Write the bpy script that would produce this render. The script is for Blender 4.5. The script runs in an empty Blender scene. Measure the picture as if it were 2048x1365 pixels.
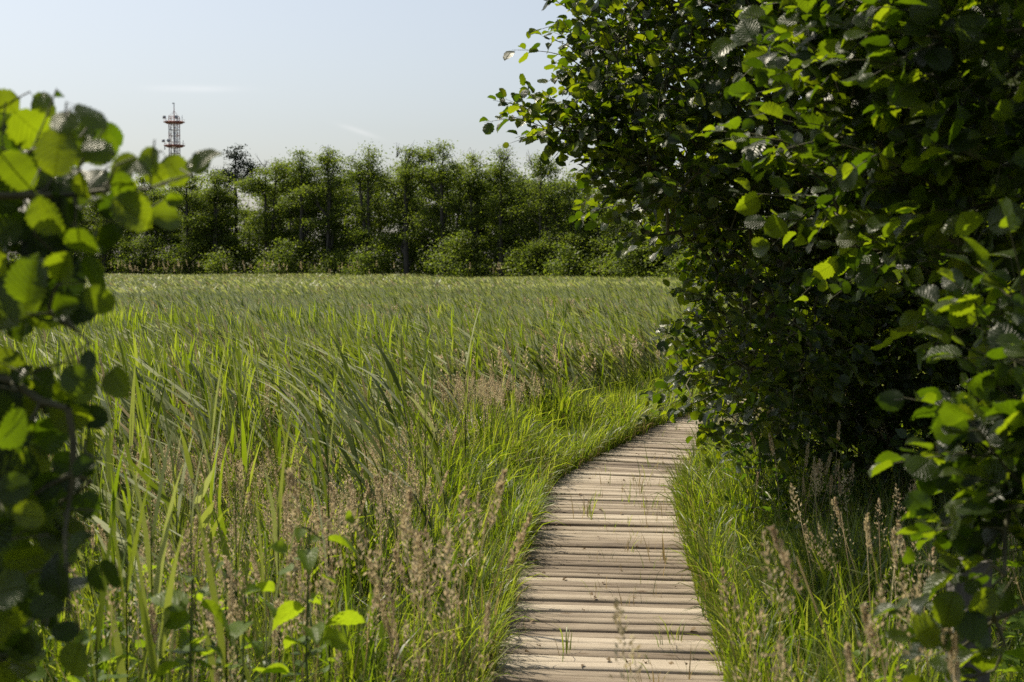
import bpy, math, random
import numpy as np
from math import radians as R, pi
# ------------------------------------------------------------ camera, sky, sun, exposure
sc = bpy.context.scene
CAMH, FPX, HORIZ = 1.65, 2844.0, 525.0          # camera height, focal length in photo pixels, horizon row
PITCH = math.atan((682.5 - HORIZ) / FPX)
cam = bpy.data.cameras.new('camera'); camo = bpy.data.objects.new('camera', cam)
sc.collection.objects.link(camo); sc.camera = camo
camo.location = (0, 0, CAMH); camo.rotation_euler = (R(90) - PITCH, 0, 0)
cam.sensor_width = 36; cam.lens = FPX / 2048 * 36; cam.clip_end = 6000; cam.clip_start = 0.05
cam.dof.use_dof = True; cam.dof.focus_distance = 9.5; cam.dof.aperture_fstop = 5.2; cam.dof.aperture_blades = 7

SUN_AZ, SUN_EL = -52.0, 56.0                    # degrees, azimuth from +Y towards +X
w = bpy.data.worlds.new("World"); sc.world = w; w.use_nodes = True
nt = w.node_tree; nt.nodes.clear()
sky = nt.nodes.new('ShaderNodeTexSky'); sky.sky_type = 'NISHITA'; sky.sun_disc = False
sky.sun_elevation = R(SUN_EL); sky.sun_rotation = R(SUN_AZ)
sky.air_density = 1.0; sky.dust_density = 2.5; sky.ozone_density = 1.0; sky.altitude = 0
bg = nt.nodes.new('ShaderNodeBackground'); bg.inputs[1].default_value = 0.106
wo = nt.nodes.new('ShaderNodeOutputWorld')
# two faint high wisps of cloud, laid on the sky by direction
geo = nt.nodes.new('ShaderNodeTexCoord')
def wn(t, **k):
    n = nt.nodes.new(t)
    for a, b in k.items(): setattr(n, a, b)
    return n
def wmath(op, a, b=None, c=None):
    n = wn('ShaderNodeMath', operation=op)
    for i, x in enumerate((a, b, c)):
        if x is None: continue
        if isinstance(x, (int, float)): n.inputs[i].default_value = x
        else: nt.links.new(x, n.inputs[i])
    return n.outputs[0]
sep = wn('ShaderNodeSeparateXYZ'); nt.links.new(geo.outputs['Generated'], sep.inputs[0])
az = wmath('DIVIDE', sep.outputs[0], wmath('MAXIMUM', sep.outputs[1], 0.05)); el = wmath('DIVIDE', sep.outputs[2], wmath('MAXIMUM', sep.outputs[1], 0.05))
def wisp(cx, cy, sx, sy, tilt):
    dx = wmath('SUBTRACT', az, cx); dy = wmath('SUBTRACT', el, cy)
    dy2 = wmath('SUBTRACT', dy, wmath('MULTIPLY', dx, tilt))
    q = wmath('ADD', wmath('POWER', wmath('ABSOLUTE', wmath('DIVIDE', dx, sx)), 2.0), wmath('POWER', wmath('ABSOLUTE', wmath('DIVIDE', dy2, sy)), 2.0))
    return wmath('POWER', 2.718, wmath('MULTIPLY', q, -1.0))
nz = wn('ShaderNodeTexNoise'); nz.inputs['Scale'].default_value = 30; nz.inputs['Detail'].default_value = 5
mp = wn('ShaderNodeMapping'); mp.inputs['Scale'].default_value = (1, 1, 6)
nt.links.new(geo.outputs['Generated'], mp.inputs[0]); nt.links.new(mp.outputs[0], nz.inputs[0])
cl = wmath('ADD', wisp(-0.222, 0.121, 0.028, 0.0022, -0.01), wisp(-0.107, 0.0915, 0.012, 0.0018, -0.32))
cl = wmath('ADD', cl, wisp(0.02, 0.062, 0.06, 0.012, 0.0))
cl = wmath('MULTIPLY', cl, wmath('MULTIPLY', nz.outputs[0], 0.28))
mx = wn('ShaderNodeMix', data_type='RGBA'); nt.links.new(cl, mx.inputs[0]); nt.links.new(sky.outputs[0], mx.inputs[6]); mx.inputs[7].default_value = (9.5, 8.9, 8.9, 1)
hs = wn('ShaderNodeHueSaturation'); hs.inputs['Saturation'].default_value = 0.62
nt.links.new(mx.outputs[2], hs.inputs['Color'])
nt.links.new(hs.outputs[0], bg.inputs[0]); nt.links.new(bg.outputs[0], wo.inputs[0])

sd = bpy.data.lights.new('sun', 'SUN'); sd.energy = 5.0; sd.angle = R(0.5); sd.color = (1.0, 0.90, 0.70)
so = bpy.data.objects.new('sun', sd); sc.collection.objects.link(so)
so.rotation_euler = (R(90 - SUN_EL), 0, R(180 - SUN_AZ)); so.location = (-20, 10, 30)

sc.view_settings.view_transform = 'Standard'; sc.view_settings.look = 'None'
sc.view_settings.exposure = 0.42; sc.view_settings.gamma = 1.0; sc.view_settings.use_curve_mapping = False
cy = sc.cycles
cy.max_bounces = 6; cy.diffuse_bounces = 2; cy.glossy_bounces = 2; cy.transmission_bounces = 4; cy.transparent_max_bounces = 4
cy.use_denoising = False; cy.sample_clamp_indirect = 6.0; cy.sample_clamp_direct = 0; cy.caustics_reflective = False; cy.caustics_refractive = False
sc.render.use_persistent_data = False

# ------------------------------------------------------------ helpers
rng = np.random.default_rng(7)
sp, cp = math.sin(PITCH), math.cos(PITCH)
def at(px, py, d):
    """point on the photo's ray through (px, py) at distance d along +Y"""
    u = (px - 1024) / FPX; v = (682.5 - py) / FPX
    X, Y, Z = u, cp + v * sp, -sp + v * cp
    return np.array([X * d / Y, d, CAMH + Z * d / Y])

class Geo:
    """collects vertices, quads, triangles and one vec4 per vertex (random, across, along, kind)"""
    def __init__(s): s.V = []; s.Q = []; s.T = []; s.A = []; s.n = 0
    def add(s, V, Q=None, T=None, A=None):
        V = np.asarray(V, np.float32).reshape(-1, 3)
        if A is None: A = np.zeros((len(V), 4), np.float32)
        s.V.append(V); s.A.append(np.asarray(A, np.float32))
        if Q is not None and len(Q): s.Q.append(np.asarray(Q, np.int64) + s.n)
        if T is not None and len(T): s.T.append(np.asarray(T, np.int64) + s.n)
        s.n += len(V); return s
    def arrays(s):
        V = np.concatenate(s.V); A = np.concatenate(s.A)
        Q = np.concatenate(s.Q) if s.Q else np.zeros((0, 4), np.int64)
        T = np.concatenate(s.T) if s.T else np.zeros((0, 3), np.int64)
        return V, Q, T, A
    def mesh(s, name, mat, smooth=True):
        V, Q, T, A = s.arrays()
        me = bpy.data.meshes.new(name)
        me.vertices.add(len(V)); me.vertices.foreach_set('co', V.ravel())
        idx = np.concatenate([Q.ravel(), T.ravel()]).astype(np.int32)
        me.loops.add(len(idx)); me.loops.foreach_set('vertex_index', idx)
        ls = np.concatenate([np.arange(len(Q)) * 4, len(Q) * 4 + np.arange(len(T)) * 3]).astype(np.int32)
        me.polygons.add(len(ls)); me.polygons.foreach_set('loop_start', ls)
        at_ = me.attributes.new('par', 'FLOAT_COLOR', 'POINT'); at_.data.foreach_set('color', A.ravel())
        me.update(calc_edges=True)
        me.polygons.foreach_set('use_smooth', np.full(len(ls), smooth, bool))
        for m in (mat if isinstance(mat, (list, tuple)) else [mat]): me.materials.append(m)
        return me
    def build(s, name, mat, parent=None, smooth=True):
        o = bpy.data.objects.new(name, s.mesh(name, mat, smooth)); sc.collection.objects.link(o)
        if parent is not None: o.parent = parent; 
        return o

def tag(o, label=None, cat=None, group=None, kind=None):
    for k, v in (('label', label), ('category', cat), ('group', group), ('kind', kind)):
        if v: o[k] = v
    return o
def thing(name, label, cat, group=None, loc=(0, 0, 0)):
    o = bpy.data.objects.new(name, None); sc.collection.objects.link(o); o.location = loc; o.empty_display_size = .2
    return tag(o, label, cat, group)

def proto(g): return g.arrays()
MIX = [.35]
def instance(g, pr, M, T, rnd, kind=None):
    """k copies of a prototype under matrices M (k,3,3) and offsets T (k,3) into Geo g"""
    V, Q, Tr, A = pr; k = len(T)
    if k == 0: return
    W = np.einsum('kij,nj->kni', M, V) + T[:, None, :]
    B = np.broadcast_to(A, (k,) + A.shape).copy(); B[:, :, 0] = (B[:, :, 0] * MIX[0] + rnd[:, None] * (1 if MIX[0] < .5 else .3)) % 1.0001
    if kind is not None: B[:, :, 3] = kind[:, None]
    off = (np.arange(k) * len(V))[:, None, None]
    g.add(W.reshape(-1, 3), (Q[None] + off).reshape(-1, 4), (Tr[None] + off).reshape(-1, 3), B.reshape(-1, 4))
def unit(v): return v / np.maximum(np.linalg.norm(v, axis=-1, keepdims=True), 1e-9)
def frames(y, n):
    """rotation matrices whose columns are (x, y, z) with y along the leaf and z near n"""
    y = unit(y); x = unit(np.cross(y, n)); z = np.cross(x, y)
    return np.stack([x, y, z], axis=-1)
def rotz(a, s=1.0, tx=0.0, ty=0.0):
    c, s_ = np.cos(a), np.sin(a); k = len(a); M = np.zeros((k, 3, 3))
    M[:, 0, 0] = c; M[:, 0, 1] = -s_; M[:, 1, 0] = s_; M[:, 1, 1] = c; M[:, 2, 2] = 1
    M[:, 0, 2] = tx; M[:, 1, 2] = ty
    return M * (s[:, None, None] if np.ndim(s) else s)
def tubes(g, P0, P1, r0, r1, n=5, rnd=0.5):
    """one tapered open prism per row"""
    P0 = np.atleast_2d(P0); P1 = np.atleast_2d(P1); k = len(P0)
    r0 = np.broadcast_to(r0, k); r1 = np.broadcast_to(r1, k)
    d = unit(P1 - P0); h = np.where(np.abs(d[:, 2:3]) > .9, [[1., 0, 0]], [[0, 0, 1.]])
    a = unit(np.cross(d, h)); b = np.cross(d, a)
    th = np.arange(n) * 2 * pi / n
    ring = a[:, None] * np.cos(th)[None, :, None] + b[:, None] * np.sin(th)[None, :, None]
    V = np.concatenate([P0[:, None] + ring * r0[:, None, None], P1[:, None] + ring * r1[:, None, None]], 1)
    i = np.arange(n); j = (i + 1) % n
    Q = np.stack([i, j, j + n, i + n], 1)[None] + (np.arange(k) * 2 * n)[:, None, None]
    A = np.zeros((k * 2 * n, 4)); A[:, 0] = np.repeat(np.broadcast_to(rnd, k), 2 * n)
    A[:, 1] = np.tile(np.tile(th / 6.28, 2), k)
    g.add(V.reshape(-1, 3), Q.reshape(-1, 4), None, A)
def polytube(g, P, r, n=6, rnd=.5):
    """one welded tube along a polyline"""
    P = np.asarray(P, float); r = np.broadcast_to(r, len(P)); k = len(P)
    d = unit(np.gradient(P, axis=0)); h = np.array([0, 0, 1.]) if abs(d[0, 2]) < .9 else np.array([1., 0, 0])
    a = unit(np.cross(d, h)); b = np.cross(d, a); th = np.arange(n) * 2 * pi / n
    V = P[:, None] + (a[:, None] * np.cos(th)[None, :, None] + b[:, None] * np.sin(th)[None, :, None]) * r[:, None, None]
    i = np.arange(n); j = (i + 1) % n
    Q = (np.stack([i, j, j + n, i + n], 1)[None] + (np.arange(k - 1) * n)[:, None, None]).reshape(-1, 4)
    A = np.zeros((k * n, 4)); A[:, 0] = rnd; A[:, 2] = np.repeat(np.linspace(0, 1, k), n)
    caps = [[0, i2 + 1, i2] for i2 in range(1, n - 1)] + [[(k - 1) * n, (k - 1) * n + i2, (k - 1) * n + i2 + 1] for i2 in range(1, n - 1)]
    g.add(V.reshape(-1, 3), Q, caps, A)
def boxg(g, c, size, rz=0.0, rnd=.5):
    c = np.asarray(c, float); s = np.asarray(size, float) / 2
    V = np.array([[x, y, z] for z in (-1, 1) for y in (-1, 1) for x in (-1, 1)], float) * s
    co, si = math.cos(rz), math.sin(rz); V = V @ np.array([[co, si, 0], [-si, co, 0], [0, 0, 1]]) + c
    A = np.zeros((8, 4)); A[:, 0] = rnd
    g.add(V, [[0, 2, 3, 1], [4, 5, 7, 6], [0, 1, 5, 4], [2, 6, 7, 3], [0, 4, 6, 2], [1, 3, 7, 5]], None, A)

# ------------------------------------------------------------ materials
def new_mat(name):
    m = bpy.data.materials.new(name); m.use_nodes = True; n = m.node_tree; n.nodes.clear()
    return m, n
def nd(n, t, **k):
    x = n.nodes.new(t)
    for a, b in k.items(): setattr(x, a, b)
    return x
def mth(n, op, a, b=0.0):
    x = nd(n, 'ShaderNodeMath', operation=op)
    for i, v in enumerate((a, b)):
        if isinstance(v, (int, float)): x.inputs[i].default_value = v
        else: n.links.new(v, x.inputs[i])
    return x.outputs[0]
def ramp(n, fac, stops):
    r = nd(n, 'ShaderNodeValToRGB'); e = r.color_ramp.elements
    while len(e) < len(stops): e.new(0.5)
    for i, (p, c) in enumerate(stops): e[i].position = p; e[i].color = (*c, 1)
    n.links.new(fac, r.inputs[0]); return r.outputs[0]
def par(n):
    a = nd(n, 'ShaderNodeAttribute', attribute_name='par'); s = nd(n, 'ShaderNodeSeparateColor')
    n.links.new(a.outputs['Color'], s.inputs[0]); return s.outputs[0], s.outputs[1], s.outputs[2], a.outputs['Alpha']
def leaf_mat(name, cols, tcols, rough=.42, trans=.5, veins=0.0, spec=.5, kinds=None, bump=.3):
    """cols and tcols: colour stops over the per-leaf random number, for reflected and transmitted light"""
    m, n = new_mat(name); r, u, v, kd = par(n)
    c = ramp(n, r, [(i / (len(cols) - 1), x) for i, x in enumerate(cols)])
    t = ramp(n, r, [(i / (len(tcols) - 1), x) for i, x in enumerate(tcols)])
    p = nd(n, 'ShaderNodeBsdfPrincipled'); p.inputs['Roughness'].default_value = rough; p.inputs['Specular IOR Level'].default_value = spec
    tr = nd(n, 'ShaderNodeBsdfTranslucent'); mixs = nd(n, 'ShaderNodeMixShader'); mixs.inputs[0].default_value = trans
    if veins:
        # pinnate side veins plus midrib, along/across coordinates of the leaf itself
        s = mth(n, 'SUBTRACT', v, mth(n, 'MULTIPLY', mth(n, 'ABSOLUTE', u), .38))
        s = mth(n, 'ABSOLUTE', mth(n, 'SINE', mth(n, 'MULTIPLY', s, 26.0)))
        s = mth(n, 'POWER', mth(n, 'SUBTRACT', 1.0, s), 3.0)
        rib = mth(n, 'POWER', mth(n, 'MAXIMUM', mth(n, 'SUBTRACT', 1.0, mth(n, 'MULTIPLY', mth(n, 'ABSOLUTE', u), 14.0)), 0.0), 1.0)
        s = mth(n, 'MAXIMUM', s, rib)
        bp = nd(n, 'ShaderNodeBump'); bp.inputs['Strength'].default_value = bump; bp.inputs['Distance'].default_value = .003
        n.links.new(mth(n, 'SUBTRACT', 1.0, s), bp.inputs['Height']); n.links.new(bp.outputs[0], p.inputs['Normal'])
        nz = nd(n, 'ShaderNodeTexNoise'); nz.inputs['Scale'].default_value = 22.0
        f = mth(n, 'ADD', mth(n, 'MULTIPLY', s, -veins), mth(n, 'ADD', mth(n, 'MULTIPLY', nz.outputs[0], .5), .75))
        for src, key in ((c, 'c'), (t, 't')):
            mm = nd(n, 'ShaderNodeMix', data_type='RGBA', blend_type='MULTIPLY'); mm.inputs[0].default_value = 1
            n.links.new(src, mm.inputs[6]); cc = nd(n, 'ShaderNodeCombineColor')
            for q in range(3): n.links.new(f, cc.inputs[q])
            n.links.new(cc.outputs[0], mm.inputs[7])
            if key == 'c': c = mm.outputs[2]
            else: t = mm.outputs[2]
    if kinds:      # a second colour family where kind = 1 (dry blades), gated by the alpha of 'par'
        for key in (0, 1):
            mm = nd(n, 'ShaderNodeMix', data_type='RGBA'); n.links.new(kd, mm.inputs[0])
            n.links.new((c, t)[key], mm.inputs[6]); mm.inputs[7].default_value = (*kinds[key], 1)
            if key == 0: c = mm.outputs[2]
            else: t = mm.outputs[2]
    n.links.new(c, p.inputs['Base Color']); n.links.new(t, tr.inputs['Color'])
    n.links.new(p.outputs[0], mixs.inputs[1]); n.links.new(tr.outputs[0], mixs.inputs[2])
    o = nd(n, 'ShaderNodeOutputMaterial'); n.links.new(mixs.outputs[0], o.inputs[0])
    return m
def solid_mat(name, c1, c2, scale=8.0, rough=.8, bump=.3, stretch=(1, 1, 1), metal=0.0):
    m, n = new_mat(name); tc = nd(n, 'ShaderNodeTexCoord'); mp = nd(n, 'ShaderNodeMapping'); mp.inputs['Scale'].default_value = stretch
    n.links.new(tc.outputs['Object'], mp.inputs[0]); nz = nd(n, 'ShaderNodeTexNoise'); nz.inputs['Scale'].default_value = scale; nz.inputs['Detail'].default_value = 6
    n.links.new(mp.outputs[0], nz.inputs[0]); c = ramp(n, nz.outputs[0], [(.3, c1), (.7, c2)])
    p = nd(n, 'ShaderNodeBsdfPrincipled'); p.inputs['Roughness'].default_value = rough; p.inputs['Metallic'].default_value = metal
    n.links.new(c, p.inputs['Base Color'])
    if bump:
        b = nd(n, 'ShaderNodeBump'); b.inputs['Strength'].default_value = bump; b.inputs['Distance'].default_value = .02
        n.links.new(nz.outputs[0], b.inputs['Height']); n.links.new(b.outputs[0], p.inputs['Normal'])
    o = nd(n, 'ShaderNodeOutputMaterial'); n.links.new(p.outputs[0], o.inputs[0]); return m

M_ALDER = leaf_mat('alder_leaf', [(.014, .024, .004), (.020, .036, .006), (.028, .048, .007), (.046, .070, .010)], [(.04, .09, .002), (.12, .21, .003), (.26, .36, .005), (.40, .48, .008)], rough=.33, trans=.45, veins=.35, spec=.45, bump=.5)
M_ALDER_NEAR = leaf_mat('alder_leaf_close', [(.012, .022, .004), (.020, .036, .006), (.030, .050, .007), (.046, .070, .010)], [(.04, .08, .002), (.11, .20, .003), (.22, .33, .005), (.36, .47, .008)], rough=.36, trans=.48, veins=.45, spec=.4, bump=.6)
M_SAPLING = leaf_mat('sapling_leaf', [(.06, .105, .012), (.095, .145, .018)], [(.28, .44, .010), (.42, .56, .014)], rough=.45, trans=.5, veins=.3, spec=.3)
M_FARLEAF = leaf_mat('wood_leaf', [(.046, .070, .014), (.084, .116, .023), (.135, .165, .032)], [(.12, .19, .012), (.23, .32, .020), (.34, .43, .028)], rough=.55, trans=.42, spec=.3)
M_PINE = leaf_mat('pine_needle', [(.016, .028, .014), (.026, .042, .018)], [(.02, .04, .015), (.035, .06, .015)], rough=.6, trans=.2, spec=.2)
M_GRASS = leaf_mat('grass_blade', [(.030, .050, .008), (.055, .085, .014), (.090, .120, .022), (.135, .160, .035), (.22, .24, .08)], [(.07, .13, .004), (.20, .32, .008), (.34, .46, .012), (.44, .54, .020), (.48, .54, .06)], rough=.42, trans=.45, spec=.45, kinds=((.34, .26, .13), (.32, .24, .10)))
M_REED = leaf_mat('reed_blade', [(.044, .062, .015), (.095, .122, .030), (.175, .200, .066), (.31, .335, .15), (.56, .58, .38)], [(.10, .15, .008), (.23, .31, .014), (.33, .40, .035), (.38, .44, .07), (.42, .45, .16)], rough=.52, trans=.38, spec=.4, kinds=((.36, .30, .17), (.30, .24, .11)))
M_REED_GREEN = leaf_mat('fresh_reed_blade', [(.045, .070, .010), (.085, .125, .020), (.140, .180, .035), (.24, .27, .10)], [(.13, .21, .006), (.26, .37, .010), (.36, .46, .022), (.42, .48, .06)], rough=.48, trans=.48, spec=.4, kinds=((.36, .30, .17), (.30, .24, .11)))
M_SEED = leaf_mat('seed_head', [(.36, .29, .17), (.48, .41, .26), (.40, .30, .19), (.60, .53, .36)], [(.42, .34, .18), (.54, .45, .26), (.46, .35, .21), (.62, .54, .34)], rough=.7, trans=.52, spec=.15, kinds=((.12, .15, .045), (.20, .27, .04)))
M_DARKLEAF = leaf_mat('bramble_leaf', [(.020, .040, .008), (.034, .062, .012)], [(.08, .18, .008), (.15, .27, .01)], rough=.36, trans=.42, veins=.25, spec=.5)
M_WEED = leaf_mat('weed_leaf', [(.05, .09, .012), (.08, .13, .018)], [(.22, .36, .01), (.34, .46, .02)], rough=.45, trans=.5, spec=.35)
M_BARK = solid_mat('bark', (.035, .030, .024), (.085, .075, .062), 14, .9, .6, (1, 1, .3))
M_TWIG = solid_mat('twig_bark', (.045, .045, .018), (.09, .085, .035), 30, .7, .2)
M_FARBARK = solid_mat('wood_bark', (.032, .029, .025), (.08, .073, .062), 3, .95, 0)
M_STEM = solid_mat('green_stem', (.06, .09, .015), (.10, .13, .03), 30, .6, 0)
M_SOIL = solid_mat('soil', (.030, .026, .014), (.075, .075, .030), 1.8, 1.0, .4)

# ------------------------------------------------------------ ground
g = Geo()
N = 60
xs = np.concatenate([-np.geomspace(1800, 30, 12), np.linspace(-25, 25, 41), np.geomspace(30, 1800, 12)])
ys = np.concatenate([np.linspace(-60, 0, 7), np.linspace(2, 40, 39), np.geomspace(45, 3000, 22)])
XX, YY = np.meshgrid(xs, ys); ZZ = -0.13 + 0.025 * np.sin(XX * 1.7 + YY * .6) * np.cos(YY * 1.3 - XX * .4) * (np.abs(XX) < 28) * (YY < 45)
V = np.stack([XX.ravel(), YY.ravel(), ZZ.ravel()], 1); nx, ny = len(xs), len(ys)
I, J = np.meshgrid(np.arange(nx - 1), np.arange(ny - 1)); b = (J * nx + I).ravel()
g.add(V, np.stack([b, b + 1, b + nx + 1, b + nx], 1))
tag(g.build('ground', M_SOIL), kind='structure')

# ------------------------------------------------------------ boardwalk
PP = np.array([(-.05, -2.5), (.10, 1.0), (.41, 5.6), (.58, 8.2), (.82, 10.5), (1.50, 12.8), (2.30, 15.0), (3.9, 17.8), (6.4, 20.0), (9, 22.5)])
def catmull(P, n=40):
    out = []
    for i in range(1, len(P) - 2):
        p0, p1, p2, p3 = P[i - 1:i + 3]
        for t in np.arange(n) / n:
            out.append(.5 * ((2 * p1) + (p2 - p0) * t + (2 * p0 - 5 * p1 + 4 * p2 - p3) * t * t + (3 * p1 - p0 - 3 * p2 + p3) * t ** 3))
    return np.array(out)
PATH = catmull(PP)
cum = np.concatenate([[0], np.cumsum(np.linalg.norm(np.diff(PATH, axis=0), axis=1))])
def path_at(s):
    p = np.array([np.interp(s, cum, PATH[:, k]) for k in (0, 1)]); q = np.array([np.interp(s + .15, cum, PATH[:, k]) for k in (0, 1)]); q0 = np.array([np.interp(s - .15, cum, PATH[:, k]) for k in (0, 1)])
    t = q - q0; return p, t / np.linalg.norm(t)
def path_dist(x, y):
    """distance from the boardwalk's centre line"""
    P = PATH[::4]; d = np.full(len(x), 1e9)
    for p in P: d = np.minimum(d, (x - p[0]) ** 2 + (y - p[1]) ** 2)
    return np.sqrt(d)
def plank_material():
    m, n = new_mat('weathered_plank'); r, u, v, kd = par(n)
    cc = nd(n, 'ShaderNodeCombineXYZ'); n.links.new(mth(n, 'MULTIPLY', u, 1.6), cc.inputs[0]); n.links.new(mth(n, 'MULTIPLY', v, 5.0), cc.inputs[1]); n.links.new(mth(n, 'MULTIPLY', r, 97.0), cc.inputs[2])
    nz = nd(n, 'ShaderNodeTexNoise'); nz.inputs['Scale'].default_value = 2.6; nz.inputs['Detail'].default_value = 8; nz.inputs['Roughness'].default_value = .65; n.links.new(cc.outputs[0], nz.inputs[0])
    c2 = nd(n, 'ShaderNodeCombineXYZ'); n.links.new(mth(n, 'MULTIPLY', u, 3.0), c2.inputs[0]); n.links.new(mth(n, 'MULTIPLY', v, 40.0), c2.inputs[1]); n.links.new(mth(n, 'MULTIPLY', r, 31.0), c2.inputs[2])
    fi = nd(n, 'ShaderNodeTexNoise'); fi.inputs['Scale'].default_value = 1.5; fi.inputs['Detail'].default_value = 4; n.links.new(c2.outputs[0], fi.inputs[0])
    big = nd(n, 'ShaderNodeTexNoise'); big.inputs['Scale'].default_value = 1.3; big.inputs['Detail'].default_value = 6
    tco = nd(n, 'ShaderNodeTexCoord'); n.links.new(tco.outputs['Object'], big.inputs[0])
    f = mth(n, 'ADD', mth(n, 'MULTIPLY', nz.outputs[0], .6), mth(n, 'ADD', mth(n, 'MULTIPLY', fi.outputs[0], .25), mth(n, 'MULTIPLY', big.outputs[0], .35)))
    f = mth(n, 'ADD', f, mth(n, 'MULTIPLY', mth(n, 'SUBTRACT', r, .5), .34))
    c = ramp(n, f, [(.34, (.050, .038, .028)), (.46, (.145, .112, .082)), (.60, (.27, .222, .168)), (.80, (.42, .362, .29))])
    # knots: small dark ovals, one here and there
    ck = nd(n, 'ShaderNodeCombineXYZ'); n.links.new(mth(n, 'MULTIPLY', u, 3.0), ck.inputs[0]); n.links.new(mth(n, 'MULTIPLY', v, .9), ck.inputs[1]); n.links.new(mth(n, 'MULTIPLY', r, 53.0), ck.inputs[2])
    vo = nd(n, 'ShaderNodeTexVoronoi'); vo.inputs['Scale'].default_value = 1.0; n.links.new(ck.outputs[0], vo.inputs[0])
    k = ramp(n, vo.outputs['Distance'], [(.0, (.35, .28, .22)), (.07, (.6, .52, .45)), (.1, (1, 1, 1))])
    mm = nd(n, 'ShaderNodeMix', data_type='RGBA', blend_type='MULTIPLY'); mm.inputs[0].default_value = 1; n.links.new(c, mm.inputs[6]); n.links.new(k, mm.inputs[7])
    p = nd(n, 'ShaderNodeBsdfPrincipled'); p.inputs['Roughness'].default_value = .8; p.inputs['Specular IOR Level'].default_value = .3; n.links.new(mm.outputs[2], p.inputs['Base Color'])
    b = nd(n, 'ShaderNodeBump'); b.inputs['Strength'].default_value = .5; b.inputs['Distance'].default_value = .006; n.links.new(fi.outputs[0], b.inputs['Height']); n.links.new(b.outputs[0], p.inputs['Normal'])
    o = nd(n, 'ShaderNodeOutputMaterial'); n.links.new(p.outputs[0], o.inputs[0]); return m
M_PLANK = plank_material()
walk = bpy.data.objects.new('boardwalk', None); sc.collection.objects.link(walk); tag(walk, kind='structure')
g = Geo(); s = 3.0; rnd = random.Random(3)
NS = 14
while s < cum[-1] - .4:
    wd = rnd.choice([.080, .084, .088, .092, .096]); p, t = path_at(s + wd / 2); kink = -.035 + rnd.gauss(0, .008)
    ca, sa = math.cos(kink), math.sin(kink); t = np.array([t[0] * ca - t[1] * sa, t[0] * sa + t[1] * ca]); nrm = np.array([t[1], -t[0]])
    half = .53 + rnd.uniform(-.045, .04); off = rnd.uniform(-.02, .02); dz = rnd.gauss(0, .0045); tilt = rnd.gauss(0, .02)
    cs = np.array([(-.5, -.034), (-.5, -.011), (-.455, -.003), (-.25, .0004), (0, -.0012), (.25, .0004), (.455, -.003), (.5, -.011), (.5, -.034)])
    V = []; A = []; ph = rnd.uniform(0, 9)
    for i in range(NS):
        f = i / (NS - 1); x = (f * 2 - 1) * half + off; wob = .0035 * math.sin(f * 7 + ph) + rnd.gauss(0, .0012); wob2 = .0035 * math.sin(f * 5 + ph * 2) + rnd.gauss(0, .0012)
        for j, (a, z) in enumerate(cs):
            aa = a * wd + (wob if a < 0 else wob2 if a > 0 else 0)
            q = p + nrm * x + t * aa
            V.append((q[0], q[1], z + dz + tilt * a * .1 + .002 * math.sin(f * 4 + ph))); A.append((0, f, a + .5, 0))
    A = np.array(A); A[:, 0] = rnd.random(); nc = len(cs); Q = []
    for i in range(NS - 1):
        for j in range(nc - 1): Q.append((i * nc + j, (i + 1) * nc + j, (i + 1) * nc + j + 1, i * nc + j + 1))
    for e in (0, NS - 1):
        for j in range(4): Q.append((e * nc + j, e * nc + j + 1, e * nc + nc - 2 - j, e * nc + nc - 1 - j) if j < 3 else (e * nc + 3, e * nc + 4, e * nc + 5, e * nc + 5))
    Q = [q for q in Q if len(set(q)) == 4]
    g.add(V, Q, None, A); s += wd + rnd.uniform(.012, .023)
g.build('deck', M_PLANK, walk)
for sgn in (-1, 1):
    g = Geo(); P = []
    for s_ in np.arange(3.0, cum[-1] - .4, .4):
        p, t = path_at(s_); q = p + np.array([t[1], -t[0]]) * sgn * .42; P.append((q[0], q[1], -.085))
    polytube(g, P, .05, 4); g.build('beam', M_BARK, walk, smooth=False)

# ------------------------------------------------------------ leaf, blade and stalk prototypes
def leaf_proto(nv, nu, L=1.0, W=.86, serr=0.0, fold=.12, bend=.18, wave=.03, seed=0, pet=.22, shape='round'):
    """a blade in the XY plane, base at the end of its stalk at the origin, tip at +Y"""
    r = np.random.default_rng(seed); V = []; A = []
    for i in range(nv):
        v = i / (nv - 1)
        if shape == 'round': wv = (math.sin(pi * min(max(v, .002), .998) ** .92) ** .52) * (1 - .10 * (v > .93))
        elif shape == 'ovate': wv = math.sin(pi * v ** .72) ** .8 * (1 - .25 * v)
        else: wv = math.sin(pi * v ** .8)
        if i in (0, nv - 1): wv = .06
        ja = serr * (1 if i % 2 else -1) * (0 < i < nv - 1)
        for j in range(nu):
            u = j / (nu - 1) * 2 - 1
            x = u * (wv * W / 2 + (ja if abs(u) == 1 else 0)); y = pet + v * L * (1 + (.02 if shape == 'round' else 0)) - (.05 * abs(u) * (v > .9))
            z = fold * abs(u) * wv - bend * v * v + wave * math.sin(v * 9 + seed + u * 2) * abs(u) + r.normal(0, .006)
            V.append((x, y, z)); A.append((r.random() * .12, u, v, 0))
    Q = [(i * nu + j, i * nu + j + 1, (i + 1) * nu + j + 1, (i + 1) * nu + j) for i in range(nv - 1) for j in range(nu - 1)]
    g = Geo(); g.add(V, Q, None, A)
    if pet > 0:
        g.add([(-.012, -.02, 0), (.012, -.02, 0), (.010, pet + .05, .01), (-.010, pet + .05, .01)], [(0, 1, 2, 3)], None, [(0, 0, 0, 0)] * 4)
    return g.arrays()
LEAF_HI = [leaf_proto(17, 5, serr=.030, fold=r_, bend=b_, seed=k, W=w_) for k, (r_, b_, w_) in enumerate([(.10, .12, .88), (.22, .25, .84), (.05, .3, .92), (.3, .05, .8), (-.08, .2, .9), (.16, .4, .86)])]
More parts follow.
